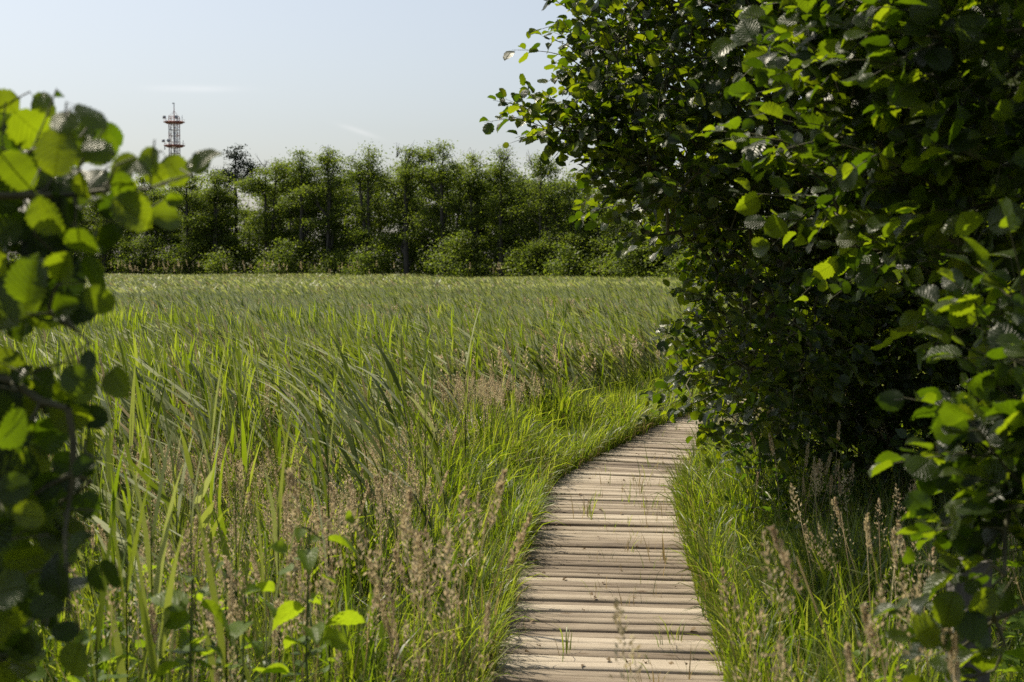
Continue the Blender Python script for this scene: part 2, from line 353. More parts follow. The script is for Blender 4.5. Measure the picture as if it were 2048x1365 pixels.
LEAF_MID = [leaf_proto(10, 3, serr=.034, fold=r_, bend=b_, seed=k, W=w_) for k, (r_, b_, w_) in enumerate([(.10, .12, .86), (.22, .25, .8), (.05, .35, .9), (.32, .05, .78), (-.08, .2, .86), (.2, .5, .84)])]
LEAF_OV = [leaf_proto(9, 3, W=.7, serr=.02, fold=r_, bend=b_, seed=k, shape='ovate') for k, (r_, b_) in enumerate([(.12, .2), (.25, .4), (.05, .1)])]

LEAF_OVH = [leaf_proto(17, 5, W=.80, serr=.020, fold=r_, bend=b_, seed=k, shape='ovate') for k, (r_, b_) in enumerate([(.12, .2), (.22, .4), (.05, .1), (.3, .25), (.1, .5), (.18, .1)])]
def blade(g, base, az, L, W, lean0, curve, n=5, rnd=.5, kind=0, twist=0.0, side=None):
    """arching strip: starts lean0 from vertical, bends over by `curve` radians; W at its widest"""
    p = np.array(base, float); V = []; A = []; d2 = np.array([math.cos(az), math.sin(az)]); sd = np.array([-d2[1], d2[0]])
    for i in range(n + 1):
        v = i / n; a = lean0 + curve * v * v; wv = ((math.sin(pi * min(1, .16 + .84 * v) ** .75) if W > .012 else min(1, .45 + 2.2 * v) * (1 - v) ** .55) if i < n else 0) * W / 2
        tw = twist * v; s3 = np.array([sd[0] * math.cos(tw), sd[1] * math.cos(tw), math.sin(tw)])
        if i < n: V += [p - s3 * wv, p + s3 * wv]; A += [(rnd, -1, v, kind), (rnd, 1, v, kind)]
        else: V.append(p.copy()); A.append((rnd, 0, 1, kind))
        p = p + np.array([d2[0] * math.sin(a), d2[1] * math.sin(a), math.cos(a)]) * L / n
    Q = [(2 * i, 2 * i + 1, 2 * i + 3, 2 * i + 2) for i in range(n - 1)]; T = [(2 * n - 2, 2 * n - 1, 2 * n)]
    g.add(V, Q, T, A)
def tuft(seed, nb, h, wd, spread=.05, n=4, upright=.5, dry=.12):
    r = random.Random(seed); g = Geo()
    for _ in range(nb):
        a = r.uniform(0, 6.28); q = spread * r.random() ** .5; L = h * r.uniform(.45, 1.1)
        blade(g, (math.cos(a) * q, math.sin(a) * q, 0), a + r.gauss(0, .8), L, wd * r.uniform(.6, 1.3), r.uniform(.02, .3), r.uniform(.2, 2.2) * (1.2 - upright), n, r.random(), 1.0 if r.random() < dry else 0, r.gauss(0, .8))
    return g.arrays()
TUFTS = [tuft(k, 12, .50, .0078, upright=u) for k, u in enumerate([-.1, .1, .3, .6, .0, .2, .5, .8])]
TUFTS_W = [tuft(20 + k, 7, .60, .019, upright=u, n=5, dry=.08) for k, u in enumerate([-.1, .1, .4, .85, .0, .5])]
TUFTS_F = [tuft(40 + k, 7, .56, .016, spread=.12, n=2, upright=.8, dry=.1) for k in range(5)]
def reed(seed, h=1.15, nl=8, n=5, lw=.021, wind=pi, sd=.55, stiff=.5, stalk=True, lk=1.0, streak=0):
    """common reed: jointed stalk and long leaves that stream downwind"""
    r = random.Random(seed); g = Geo(); lean = r.uniform(.02, .14); x = math.cos(wind) * lean
    P = [(x * (i / 5) ** 2 * h, .02 * math.sin(i + seed), h * i / 5) for i in range(6)]
    if stalk: polytube(g, P, [.0034, .0032, .003, .0026, .002, .0012], 3, r.random())
    for i in range(nl):
        f = (.22 if stalk else .42) + (.74 if stalk else .55) * (i + .5) / nl; b = np.array(P[0]) * 0 + np.array([x * f * f * h, 0, h * f])
        az = wind + r.gauss(0, sd) + (pi * .5 if (i % 2 and stiff > .7) else 0)
        L = lk * h * r.uniform(.26, .42) * (1.1 - .35 * abs(f - .55))
        if streak and r.random() < streak: blade(g, b, az, L, lw * r.uniform(.8, 1.3), r.uniform(.5, 1.15), r.uniform(-.1, .45), n, r.random() ** .6, 0, r.gauss(0, .5))
        elif i >= nl - 2: blade(g, b, az, L * .9, lw * .7, r.uniform(.05, .25), .3 + r.random() * .5, n, r.random(), 0, r.gauss(0, .4))
        else: blade(g, b, az, L, lw * r.uniform(.75, 1.2), r.uniform(.35, .75) * (1.35 - stiff), r.uniform(.5, 1.5) * (1.3 - stiff), n, r.random(), 1.0 if i == 0 and r.random() < .5 else 0, r.gauss(0, .5))
    return g.arrays()
REEDS = [reed(k, nl=9, lw=.030, sd=.45, stiff=.20 + .12 * (k % 4), lk=.72, streak=.45) for k in range(8)]
REEDS_UP = [reed(30 + k, h=1.05, nl=6, lw=.026, sd=1.2, stiff=.92) for k in range(6)]
REEDS_M = [reed(60 + k, h=.95, nl=7, n=3, lw=.041, sd=.5, stiff=.0 + .13 * (k % 4), stalk=False, lk=.66, streak=.8) for k in range(8)]
REEDS_F = [reed(90 + k, h=.85, nl=6, n=3, lw=.066, sd=.55, stiff=-.05 + .13 * (k % 4), stalk=False, lk=.75, streak=.85) for k in range(8)]
def panicle(seed, h=.85, n=95, rad=.040, ln=.17, s=.0056, dense=False):
    """stalk with a seed head: an airy pyramid of spikelets or a dense spike"""
    r = random.Random(seed); g = Geo(); lx, ly = r.gauss(0, .07), r.gauss(0, .07)
    P = [(lx * (i / 4) ** 2, ly * (i / 4) ** 2, h * i / 4) for i in range(5)]; polytube(g, P, [.0018, .0016, .0014, .0012, .001], 3, r.random()); g.A[-1][:9, 3] = 1.0
    V = []; Q = []; A = []
    for k in range(n):
        f = r.random() ** .85; rr = (rad * (1 - f) ** .8 * math.sqrt(r.random()) if not dense else rad * .2 * math.sin(pi * (.06 + .9 * f)) ** .5)
        a = r.uniform(0, 6.28); c = np.array([lx * (1 + .3 * f) + math.cos(a) * rr, ly * (1 + .3 * f) + math.sin(a) * rr, h - ln * .55 + ln * f + (rr * .4 if not dense else 0)])
        d = unit(np.array([math.cos(a) * .6, math.sin(a) * .6, .9 + r.gauss(0, .3)])); x = unit(np.cross(d, np.array([r.gauss(0, 1), r.gauss(0, 1), r.gauss(0, 1)])))
        q = s * r.uniform(.7, 1.5); o = len(V); V += [c - d * q, c + x * q * .45, c + d * q, c - x * q * .45]; Q.append((o, o + 1, o + 2, o + 3)); v = r.random(); A += [(v, 0, 0, 0)] * 4
    g.add(V, Q, None, A); return g.arrays()
PAN = [panicle(k) for k in range(6)] + [panicle(9 + k, h=.8, n=85, rad=.055, ln=.22, s=.0052) for k in range(3)]
PAN_D = [panicle(20 + k, h=.92, n=110, rad=.034, ln=.12, s=.0062, dense=True) for k in range(5)]
PAN_M = [panicle(40 + k, h=.85, n=26, rad=.045, ln=.18, s=.013) for k in range(5)]
PAN_F = [panicle(50 + k, h=1.42, n=26, rad=.08, ln=.34, s=.028) for k in range(5)]

def scatter(g, protos, x, y, s, dry=0.0, rz=None, z=-.12, zs=None, shear=(0, 0), seed=1):
    r = np.random.default_rng(seed); n = len(x); idx = r.integers(0, len(protos), n)
    a = r.uniform(0, 2 * pi, n) if rz is None else r.normal(0, rz, n)
    sx = shear[0] + r.normal(0, .06, n); sy = shear[1] + r.normal(0, .06, n)
    M = rotz(a, s); M[:, 2, 2] = s * (zs if zs is not None else 1); M[:, 0, 2] = sx * s; M[:, 1, 2] = sy * s
    rn = r.random(n); kd = (r.random(n) < dry) * 1.0
    for k, p in enumerate(protos):
        m = idx == k; instance(g, p, M[m], np.stack([x[m], y[m], np.full(m.sum(), z)], 1), rn[m], kd[m] if dry else None)
def wedge(n, d0, d1, pad=.6, seed=1, k=.375):
    r = np.random.default_rng(seed); y = np.sqrt(r.uniform(d0 ** 2, d1 ** 2, n)); x = r.uniform(-1, 1, n) * (y * k + pad)
    return x, y, r.random(n)
def vnoise(x, y, s, seed=0):
    """smooth value noise in 0..1"""
    r = np.random.default_rng(seed); G = r.random((64, 64)); X = x / s + 17.3; Y = y / s + 31.7
    i = np.floor(X).astype(int); j = np.floor(Y).astype(int); fx = X - i; fy = Y - j; fx = fx * fx * (3 - 2 * fx); fy = fy * fy * (3 - 2 * fy)
    q = lambda a, b_: G[a % 64, b_ % 64]
    return (q(i, j) * (1 - fx) + q(i + 1, j) * fx) * (1 - fy) + (q(i, j + 1) * (1 - fx) + q(i + 1, j + 1) * fx) * fy

FIELD_END = lambda x, y: y < 93 - .35 * x            # the reed bed ends in front of the wood
def side(x, y):
    """signed distance from the boardwalk: negative on its left"""
    c = np.interp(y, PATH[:, 1], PATH[:, 0]); return x - c
def px_of(x, y): return 1024 + FPX * x / np.maximum(y, .1)
# how tan (seed heads) or green each spot is: read off the photograph as zones of the meadow
def tan_zone(x, y):
    p = px_of(x, y); t = 0 * x
    t += 1.0 * np.exp(-((y - 6.6) / 1.9) ** 2) * np.exp(-((p - 700) / 330) ** 2)
    t += .50 * np.exp(-((y - 12.5) / 5.0) ** 2) * np.exp(-((p - 1120) / 300) ** 2)
    t += .16 * np.exp(-((y - 3.6) / 1.0) ** 2) * np.exp(-((p - 620) / 500) ** 2)
    t += .45 * np.exp(-((y - 8.5) / 2.0) ** 2) * np.exp(-((p - 420) / 200) ** 2)
    return np.clip(t * 3.7 * (vnoise(x, y, .5, 4) * .6 + vnoise(x, y, 1.4, 14) * .5 - .32), 0, 1)

# grass: fine tufts under everything, wider blades among them
g = Geo()
x, y, u = wedge(21000, 1.9, 13, seed=11); pd = path_dist(x, y)
edge = np.clip((pd - .56) / .45, 0, 1); hgt = .34 + .52 * edge + .62 * vnoise(x, y, .55, 2) ** 1.5
keep = (pd > .53 + .10 * (vnoise(x, y, .22, 8) - .35) + .22 * (vnoise(x, y, .6, 28) - .5) + .02 * (side(x, y) < 0)) & (u < .95 - .35 * tan_zone(x, y)) & (y > 2.2)
s = hgt * np.random.default_rng(3).uniform(.6, 1.15, len(x))
scatter(g, TUFTS, x[keep], y[keep], s[keep], seed=12)
x, y, u = wedge(18000, 2.4, 16, seed=13); pd = path_dist(x, y); keep = (pd > .66) & (u < .9)
scatter(g, TUFTS_W, x[keep], y[keep], (.55 + .8 * vnoise(x, y, .7, 5) * np.clip((pd - .3) / .9, .45, 1))[keep], seed=14, shear=(-.05, 0))
# tall thick grass crowding the left edge of the walk, and the foot of the bushes on the right
x, y, u = wedge(52000, 4.2, 16.5, seed=17); pd = path_dist(x, y); sdn = side(x, y)
hz_ = vnoise(x, y, .45, 71); keep = (pd > .62 + .16 * (vnoise(x, y, .4, 72) - .5)) & (pd < 1.9) & (u < np.where(sdn < 0, .25 + .75 * np.clip((y - 7) / 4, 0, 1), .35) * (.35 + hz_)) 
scatter(g, TUFTS_W + TUFTS, x[keep], y[keep], (.65 + .75 * hz_ * np.clip((pd - .35) / .6, .4, 1))[keep], seed=18, shear=(-.04, 0))
x, y, u = wedge(16000, 12, 34, seed=15); pd = path_dist(x, y); keep = (pd > .75) & (u < 1.15 - y / 30)
scatter(g, TUFTS_F, x[keep], y[keep], (.8 + .4 * vnoise(x, y, 1.5, 5))[keep], seed=16, shear=(-.08, 0))
tag(g.build('meadow_grass', M_GRASS), 'green meadow grass growing on both sides of the boardwalk', 'grass', kind='stuff')

# grass sprouting between the planks and over the edges
g = Geo(); r_ = np.random.default_rng(5); S = np.repeat(r_.uniform(4.5, 14.5, 155), 4) + r_.normal(0, .12, 620); off = np.where(r_.random(620) < .65, np.repeat(r_.normal(.2, .2, 155), 4) + r_.normal(0, .035, 620), r_.choice([-.56, .56], 620) + r_.normal(0, .05, 620)); off = np.clip(off, -.62, .62)
SPR = [tuft(70 + k, 3, .13, .004, spread=.03, n=4, upright=.1, dry=.35) for k in range(6)]
xy = []
for s_, o_ in zip(S, off):
    p, t = path_at(s_); q = p + np.array([t[1], -t[0]]) * o_; xy.append(q)
xy = np.array(xy); scatter(g, SPR, xy[:, 0], xy[:, 1], r_.gamma(3, .27, 620).clip(.25, 2.0), z=-.02, seed=6)
EDG = [tuft(80 + k, 7, .36, .0085, spread=.06, n=5, upright=-.05, dry=.07) for k in range(8)]
n = 4200; S = r_.uniform(4.0, 15.5, n); sg = r_.choice([-1., 1.], n); xy = []
for s_, q_, o_ in zip(S, sg, r_.normal(.575, .05, n)):
    p, t = path_at(s_); xy.append(p + np.array([t[1], -t[0]]) * q_ * (max(o_, .535) - (.05 if q_ > 0 else 0)))
xy = np.array(xy); scatter(g, EDG, xy[:, 0], xy[:, 1], r_.uniform(.35, 1.2, n) * (.6 + .8 * vnoise(xy[:, 0], xy[:, 1], .3, 61)), z=-.05, seed=7)
tag(g.build('sprouting_grass', M_GRASS), 'thin grass sprouting between the boardwalk planks', 'grass', kind='stuff')

# dry leaves and chaff lying on the boards
g = Geo(); n = 150; S = r_.uniform(4.4, 15, n); sd_ = np.random.default_rng(55); P_ = []
for s_, o_ in zip(S, np.clip(sd_.normal(0, .34, n), -.5, .5)):
    p, t = path_at(s_); q = p + np.array([t[1], -t[0]]) * o_; P_.append((q[0], q[1], .008))
ld = sd_.normal(size=(n, 3)) * [1, 1, .12]; Mx = frames(ld, np.array([0, 0, 1.]) + sd_.normal(0, .25, (n, 3))) * sd_.uniform(.012, .034, n)[:, None, None]
instance(g, LEAF_OV[1], Mx, np.array(P_), sd_.random(n)); M_LITTER = leaf_mat('dry_leaf', [(.07, .045, .025), (.16, .11, .06), (.26, .20, .12)], [(.1, .06, .03), (.2, .13, .06)], trans=.15, spec=.2, rough=.7)
tag(g.build('leaf_litter', M_LITTER), 'dry leaves and chaff lying on the boardwalk', 'litter', kind='stuff')
# small leafy weeds along the walk and in the meadow
def weed(seed):
    r = random.Random(seed); g = Geo(); h = .42; P = [(.04 * math.sin(i + seed) * i / 5, .03 * math.cos(i * 1.3 + seed) * i / 5, h * i / 5) for i in range(6)]; polytube(g, P, [.003, .0028, .0025, .002, .0018, .001], 3, .5)
    k = 16; b_ = np.array([P[min(5, 1 + int(i / 3.4))] for i in range(k)]) + np.array([[0, 0, .02 * (i % 3)] for i in range(k)]); az_ = np.arange(k) * 2.4; ld = np.stack([np.cos(az_), np.sin(az_), np.full(k, .25)], 1)
    rn = np.random.default_rng(seed); M = frames(ld, np.array([0, 0, 1.]) + rn.normal(0, .35, (k, 3))); S = rn.uniform(.03, .065, k)
    instance(g, LEAF_OV[seed % 3], M * S[:, None, None], b_, rn.random(k)); return g.arrays()
WEEDS = [weed(k) for k in range(6)]
g = Geo(); x, y, u = wedge(6000, 2.3, 12, seed=41); pd = path_dist(x, y); keep = (pd > .62) & (u < .12 + .45 * np.exp(-((pd - .75) / .3) ** 2) + .40 * (y < 5.5))
keep |= (side(x, y) > .6) & (u < .5)
scatter(g, WEEDS, x[keep], y[keep], np.random.default_rng(8).uniform(.35, 1.15, keep.sum()) * (1 + .6 * (y[keep] < 4.8)) * np.clip(.35 + pd[keep] - .6, .4, 1), seed=42)
tag(g.build('meadow_weeds', M_WEED), 'small leafy weeds among the grass', 'weeds', kind='stuff')

# reeds, near to far
MIX[0] = .9
g = Geo()
x, y, u = wedge(5200, 4.5, 17, seed=21, pad=.8); pd = path_dist(x, y)
dens = .16 + .55 * np.clip((y - 7) / 7, 0, 1) + .25 * (px_of(x, y) < 560) * (y > 6) - .25 * tan_zone(x, y)
keep = (pd > 1.0) & (u < dens) & (side(x, y) < 0)
scatter(g, REEDS, x[keep], y[keep], (.78 + .3 * vnoise(x, y, 1.2, 6))[keep], rz=.5, seed=22, dry=.07, shear=(-.14, -.02))
x, y, u = wedge(32000, 13, 40, seed=25); pd = path_dist(x, y); keep = (pd > 1.1)
scatter(g, REEDS_M, x[keep], y[keep], (.85 + .3 * vnoise(x, y, 2.2, 6))[keep], rz=.45, seed=26, dry=.07, shear=(-.2, -.03))
tag(g.build('reed_bed', M_REED), 'nearer part of the reed bed with blades blown to one side', 'reeds', kind='stuff')
g = Geo()
x, y, u = wedge(8000, 4.0, 20, seed=23, pad=.8); pd = path_dist(x, y)
dens = .12 + .75 * np.exp(-((px_of(x, y) - 180) / 420) ** 2) * np.clip((y - 6) / 3, 0, 1) - .2 * tan_zone(x, y)
keep = (pd > 1.0) & (u < dens) & (side(x, y) < .2)
scatter(g, REEDS_UP, x[keep], y[keep], (.75 + .35 * vnoise(x, y, 1.0, 7))[keep], rz=1.5, seed=24, shear=(-.04, 0))
tag(g.build('fresh_reeds', M_REED_GREEN), 'bright green upright reeds at the nearer left of the field', 'reeds', kind='stuff')
g = Geo()
x, y, u = wedge(56000, 38, 118, seed=27, pad=3); keep = FIELD_END(x, y)
scatter(g, REEDS_F, x[keep], y[keep], (.92 + .3 * vnoise(x, y, 5, 6))[keep], rz=.45, seed=28, dry=.07, shear=(-.25, -.03))
tag(g.build('distant_reed_bed', M_REED), 'distant pale green reed bed reaching to the wood', 'reeds', kind='stuff')

MIX[0] = .35
# seed heads
g = Geo()
x, y, u = wedge(16000, 2.6, 13, seed=31); pd = path_dist(x, y); sdn = side(x, y)
dens = np.where(sdn < 0, .02 + .34 * tan_zone(x, y), .05 * (vnoise(x, y, .7, 3) > .5)); keep = (pd > .8) & (u < dens)
scatter(g, PAN, x[keep], y[keep], (.75 + .3 * vnoise(x, y, .8, 9))[keep], seed=32, shear=(-.06, 0))
x, y, u = wedge(7000, 2.4, 12, seed=33); pd = path_dist(x, y); sdn = side(x, y)
dens = np.where(sdn < 0, .05 + .26 * tan_zone(x, y), .08 * (vnoise(x, y, .7, 3) > .5)); keep = (pd > .85) & (u < dens)
scatter(g, PAN_D, x[keep], y[keep], (.7 + .35 * vnoise(x, y, .8, 9))[keep], seed=34, shear=(-.06, 0))
x, y, u = wedge(15000, 12, 30, seed=35); keep = (path_dist(x, y) > .9) & (u < .05 + .42 * tan_zone(x, y) + .08 * vnoise(x, y, 2.0, 12))
scatter(g, PAN_M, x[keep], y[keep], (.85 + .35 * vnoise(x, y, 1.2, 9))[keep], seed=36, shear=(-.08, 0))
tag(g.build('grass_seed_heads', M_SEED), 'tan seed heads of meadow grasses', 'seed heads', kind='stuff')
g = Geo()
r_ = np.random.default_rng(37); n = 380; x = r_.uniform(-42, 30, n); y = 93 - .35 * x - r_.exponential(5, n); kq = vnoise(x, y * 0, 2.2, 91) > .42; x = x[kq]; y = y[kq]; n = len(x)
scatter(g, PAN_F, x, y, r_.uniform(.85, 1.25, n), seed=38, shear=(-.05, 0))
tag(g.build('old_reed_plumes', M_SEED), 'brown reed plumes standing along the far edge of the field', 'reeds', kind='stuff')

# ------------------------------------------------------------ woody plants
def grow(stems, targets, bias=.35, seg=.16, sag=.0, wob=.02, rnd=None):
    """join every target to the nearest fitting point of a growing skeleton; returns nodes, parents, tip node of each target"""
    rnd = rnd or np.random.default_rng(1)
    cap = sum(len(s) for s in stems) + len(targets) * 14 + 10
    P = np.zeros((cap, 3)); par_ = np.full(cap, -1); pl = np.zeros(cap); n = 0
    for st in stems:
        st = np.asarray(st, float)
        for i, q in enumerate(st):
            P[n] = q; 
            if i: par_[n] = n - 1; pl[n] = pl[n - 1] + np.linalg.norm(q - st[i - 1])
            n += 1
    base = P[:n].copy(); d0 = np.array([np.min(np.linalg.norm(base - t, axis=1)) for t in targets]); order = np.argsort(d0)
    tips = np.zeros(len(targets), int)
    for k in order:
        t = targets[k]; dv = np.linalg.norm(P[:n] - t, axis=1); c = dv + bias * pl[:n] + .8 * np.maximum(0, P[:n, 2] - t[2] - .1)
        i = int(np.argmin(c)); m = int(min(12, max(1, math.ceil(dv[i] / seg)))); a = P[i].copy(); w_ = rnd.normal(0, wob * dv[i] + .002, 3); prev = i
        for j in range(1, m + 1):
            f = j / m; q = a + (t - a) * f + (w_ + np.array([0, 0, sag * dv[i]])) * math.sin(pi * f)
            P[n] = q; par_[n] = prev; pl[n] = pl[prev] + np.linalg.norm(q - P[prev]); prev = n; n += 1
        tips[k] = prev
    return P[:n], par_[:n], tips
def radii(P, par_, tips, r0, ex):
    c = np.zeros(len(P)); np.add.at(c, tips, 1)
    for i in range(len(P) - 1, 0, -1):
        if par_[i] >= 0: c[par_[i]] += c[i]
    return r0 * np.maximum(c, .6) ** ex
def blobs_points(blobs, n, rnd, shell=.55, mind=.0):
    """points in a set of ellipsoids [(centre, radii)], more of them near the surface"""
    vol = np.array([np.prod(r) ** (2 / 3) for _, r in blobs]); k = rnd.choice(len(blobs), n, p=vol / vol.sum())
    u = unit(rnd.normal(size=(n, 3))); rad = np.where(rnd.random(n) < shell, rnd.uniform(.75, 1.0, n), rnd.random(n) ** (1 / 3))
    C = np.array([b_[0] for b_ in blobs]); Rr = np.array([b_[1] for b_ in blobs]); return C[k] + u * rad[:, None] * Rr[k], unit(u * Rr[k])
def leafy(gl, gt, base, dirs, L, nleaf, size, protos, rnd, spread=.65, flat=.8, droop=.15, hang=.1):
    """twigs with alternate leaves: base and direction per twig"""
    n = len(base); dirs = unit(dirs); up = np.array([0, 0, 1.])
    L = L * rnd.uniform(.6, 1.25, n); s = unit(np.cross(dirs, up + rnd.normal(0, .2, (n, 3))))
    nseg = 3; prev = base
    for j in range(1, nseg + 1):
        f = j / nseg; q = base + dirs * (L * f)[:, None] - up * (droop * L * f * f)[:, None]
        tubes(gt, prev, q, .0022 * (1.15 - .8 * (f - 1 / nseg)), .0022 * (1.15 - .8 * f), 4); prev = q
    for j in range(nleaf):
        f = (j + .6) / nleaf; f = np.full(n, f) + rnd.normal(0, .03, n); sg = 1 if j % 2 else -1
        q = base + dirs * (L * f)[:, None] - up * (droop * L * f * f)[:, None]
        last = j == nleaf - 1
        ld = dirs * (1.2 if last else .55) + s * (0 if last else .85 * sg) + rnd.normal(0, .38, (n, 3)) - up * hang
        nm = up * flat + rnd.normal(0, spread, (n, 3)); M = frames(ld, nm)
        sz = size * rnd.uniform(.48, 1.22, n) * (.72 + .4 * math.sin(pi * (.15 + .75 * (j + .5) / nleaf))); k = rnd.integers(0, len(protos), n); rr = rnd.random(n)
        for a, p in enumerate(protos):
            m = k == a; instance(gl, p, M[m] * sz[m][:, None, None], q[m], rr[m])
def skeleton_mesh(P, par_, r, lo, hi, g, n=5):
    m = (par_ >= 0) & (r >= lo) & (r < hi); i = np.where(m)[0]; j = par_[i]
    if len(i): tubes(g, P[j], P[i], np.minimum(r[j], r[i] * 1.5), r[i], n)
def tree_from(name, label, cat, stems, pts, dirs, size=.062, twL=.26, nleaf=8, protos=LEAF_MID, mat=M_ALDER, seed=1, bias=.35, r0=.0028, group=None, extra=None, rtrunk=.02, spread=.65, flat=.8, sag=.03, bark=M_BARK, hang=.1):
    rnd = np.random.default_rng(seed); root = thing(name, label, cat, group, tuple(stems[0][0]))
    allp = pts; P, pr, tips = grow(stems, allp, bias=bias, sag=sag, rnd=rnd); r = radii(P, pr, tips, r0, .43)
    gl, gt = Geo(), Geo(); pd_ = unit(P[tips] - P[np.maximum(pr[tips], 0)])
    d = unit(pd_ * .6 + dirs * .7 + np.array([0, 0, .18]) + rnd.normal(0, .25, (len(pts), 3)))
    leafy(gl, gt, P[tips], d, twL, nleaf, size, protos, rnd, spread=spread, flat=flat, hang=hang)
    skeleton_mesh(P, pr, r, 0, rtrunk, gt)
    gk = Geo(); skeleton_mesh(P, pr, r, rtrunk, 9, gk, 8)
    off = np.array(stems[0][0])
    for gg, nm, mt in ((gl, 'foliage', mat), (gt, 'branch', M_TWIG), (gk, 'trunk', bark)):
        if gg.n:
            if extra is not None and nm == 'foliage': extra(gg, P)
            o = gg.build(nm, mt, root); o.matrix_parent_inverse = root.matrix_world.inverted(); o.location = (0, 0, 0)
            o.matrix_parent_inverse.identity(); o.location = (-off[0], -off[1], -off[2])
    return root

rnd = np.random.default_rng(101)
E = lambda px, py, d, rx, ry, rz_: (at(px, py, d), np.array([rx, ry, rz_]))
# the big alder over the boardwalk
blobs = [E(1330, 90, 7.2, .50, .9, .50), E(1325, 330, 7.2, .30, .8, .24), E(1500, 200, 7.8, .7, 1.3, .7), E(1760, 180, 8.3, .95, 1.5, 1.0), E(1470, 420, 7.8, .42, 1.0, .28),
         E(1530, 640, 7.6, .36, .9, .42), E(1490, 770, 7.4, .30, .7, .22), E(1680, 600, 8.4, .7, 1.2, .55), E(1900, 480, 8.6, .9, 1.3, .9), E(1650, 780, 8.6, .6, .8, .4),
         E(1880, 800, 8.8, .9, .9, .6), E(1480, -200, 7.9, .9, 1.5, .8), E(1900, -250, 8.3, 1.2, 1.5, .9), E(1500, -620, 8.4, 1.1, 1.6, .9), E(1950, -700, 8.4, 1.3, 1.6, 1.0), E(1300, -420, 8.6, .7, 1.3, .6), E(2200, 300, 8.6, 1.2, 1.6, 1.5)]  # unseen blobs above the view added to the crown to shade its interior
pts, dr = blobs_points(blobs, 7200, rnd)
br = np.array([at(1185, 268, 6.9), at(1155, 250, 6.85), at(1125, 262, 6.8), at(1105, 250, 6.8), at(1145, 236, 6.85), at(1170, 275, 6.9), at(1180, 262, 7.0), at(1160, 240, 7.0),
               at(1140, 20, 7.0), at(1150, 100, 7.0), at(1165, 45, 7.1), at(1185, 150, 7.0), at(1230, 345, 7.0), at(1260, 390, 7.0)])
br = np.concatenate([br, at(1150, 254, 6.85) + rnd.normal(0, 1, (26, 3)) * [.13, .12, .055], at(1235, 140, 7.1) + rnd.normal(0, 1, (30, 3)) * [.06, .2, .28], at(1290, 330, 7.0) + rnd.normal(0, 1, (30, 3)) * [.05, .2, .12]])
bd = unit(np.tile([-1., -.15, .12], (len(br), 1)) + rnd.normal(0, .35, (len(br), 3)))
pts = np.concatenate([pts, br]); dr = np.concatenate([dr, bd])
base = np.array([2.75, 9.4, -.13])
st1 = [base, (2.5, 9.2, .5), at(1740, 800, 8.9), at(1700, 690, 8.7), at(1660, 520, 8.5), at(1600, 300, 8.2), at(1540, 100, 8.0), at(1500, -150, 7.8)]
st2 = [base + (.12, .05, 0), (2.8, 9.2, 1.2), (2.85, 8.9, 2.2), (2.8, 8.6, 3.2), (2.7, 8.4, 4.0)]
st3 = [base + (-.15, .0, 0), (2.3, 9.0, .5), at(1600, 760, 8.2), at(1530, 600, 7.8)]
tree_from('alder_tree', 'large alder with dark dense rounded leaves arching over the right edge of the boardwalk', 'tree', [st1, st2, st3], pts, dr, seed=5, r0=.0026)
# the alder whose near boughs hang into the top right
blobs = [E(1720, 60, 4.3, .22, .4, .16), E(1700, 230, 4.4, .24, .4, .20), E(1880, 150, 4.0, .24, .5, .24), E(1990, 330, 4.0, .22, .5, .26), E(1780, 400, 4.5, .25, .4, .14), E(1960, 60, 3.8, .25, .5, .2), E(2080, 500, 4.0, .2, .5, .3), E(1860, 500, 4.7, .2, .3, .09), E(1960, -150, 4.0, .5, .6, .25), E(2200, 100, 4.0, .4, .7, .6), E(1950, -480, 4.4, .5, .6, .25)]
pts, dr = blobs_points(blobs, 560, rnd); dr = unit(dr + np.array([-.8, 0, 0]))
st = [(2.6, 4.6, -.13), (2.5, 4.5, .8), (2.2, 4.4, 1.6), (1.9, 4.3, 2.2), (1.75, 4.2, 2.8)]
tree_from('alder_tree', 'close alder whose bright slightly blurred boughs hang in from the top right corner', 'tree', [st], pts, dr, size=.072, twL=.28, nleaf=7, protos=LEAF_HI, mat=M_ALDER_NEAR, seed=8)
# low young alder, lower right, close
blobs = [E(2080, 800, 3.0, .08, .2, .09), E(2040, 940, 2.9, .09, .2, .07), E(2090, 700, 3.1, .06, .2, .06), E(2130, 900, 3.0, .15, .3, .25), E(2060, 1040, 2.9, .08, .15, .05), E(2140, 800, 3.0, .2, .3, .3)]
pts, dr = blobs_points(blobs, 105, rnd); dr = unit(dr + np.array([-.9, 0, .1]))
ex = np.array([at(2010, 1060, 2.8), at(1990, 1055, 2.8), at(2010, 1150, 2.75), at(1985, 1130, 2.75), at(1970, 1150, 2.75), at(1975, 1190, 2.9), at(1990, 1240, 3.0), at(1950, 1215, 2.9), at(2010, 1290, 3.0), at(1930, 1290, 3.1), at(1990, 1340, 3.0)]); pts = np.concatenate([pts, ex]); dr = np.concatenate([dr, unit(np.tile([-1, -.1, .15], (11, 1)) + rnd.normal(0, .2, (11, 3)))])
st = [(1.55, 3.1, -.13), (1.45, 3.05, .5), (1.3, 3.0, 1.0), (1.15, 3.0, 1.4)]
tree_from('young_alder', 'low young alder with large sunlit leaves beside the post at the right edge', 'shrub', [st], pts, dr, size=.068, twL=.16, nleaf=5, protos=LEAF_HI, mat=M_ALDER_NEAR, seed=9)
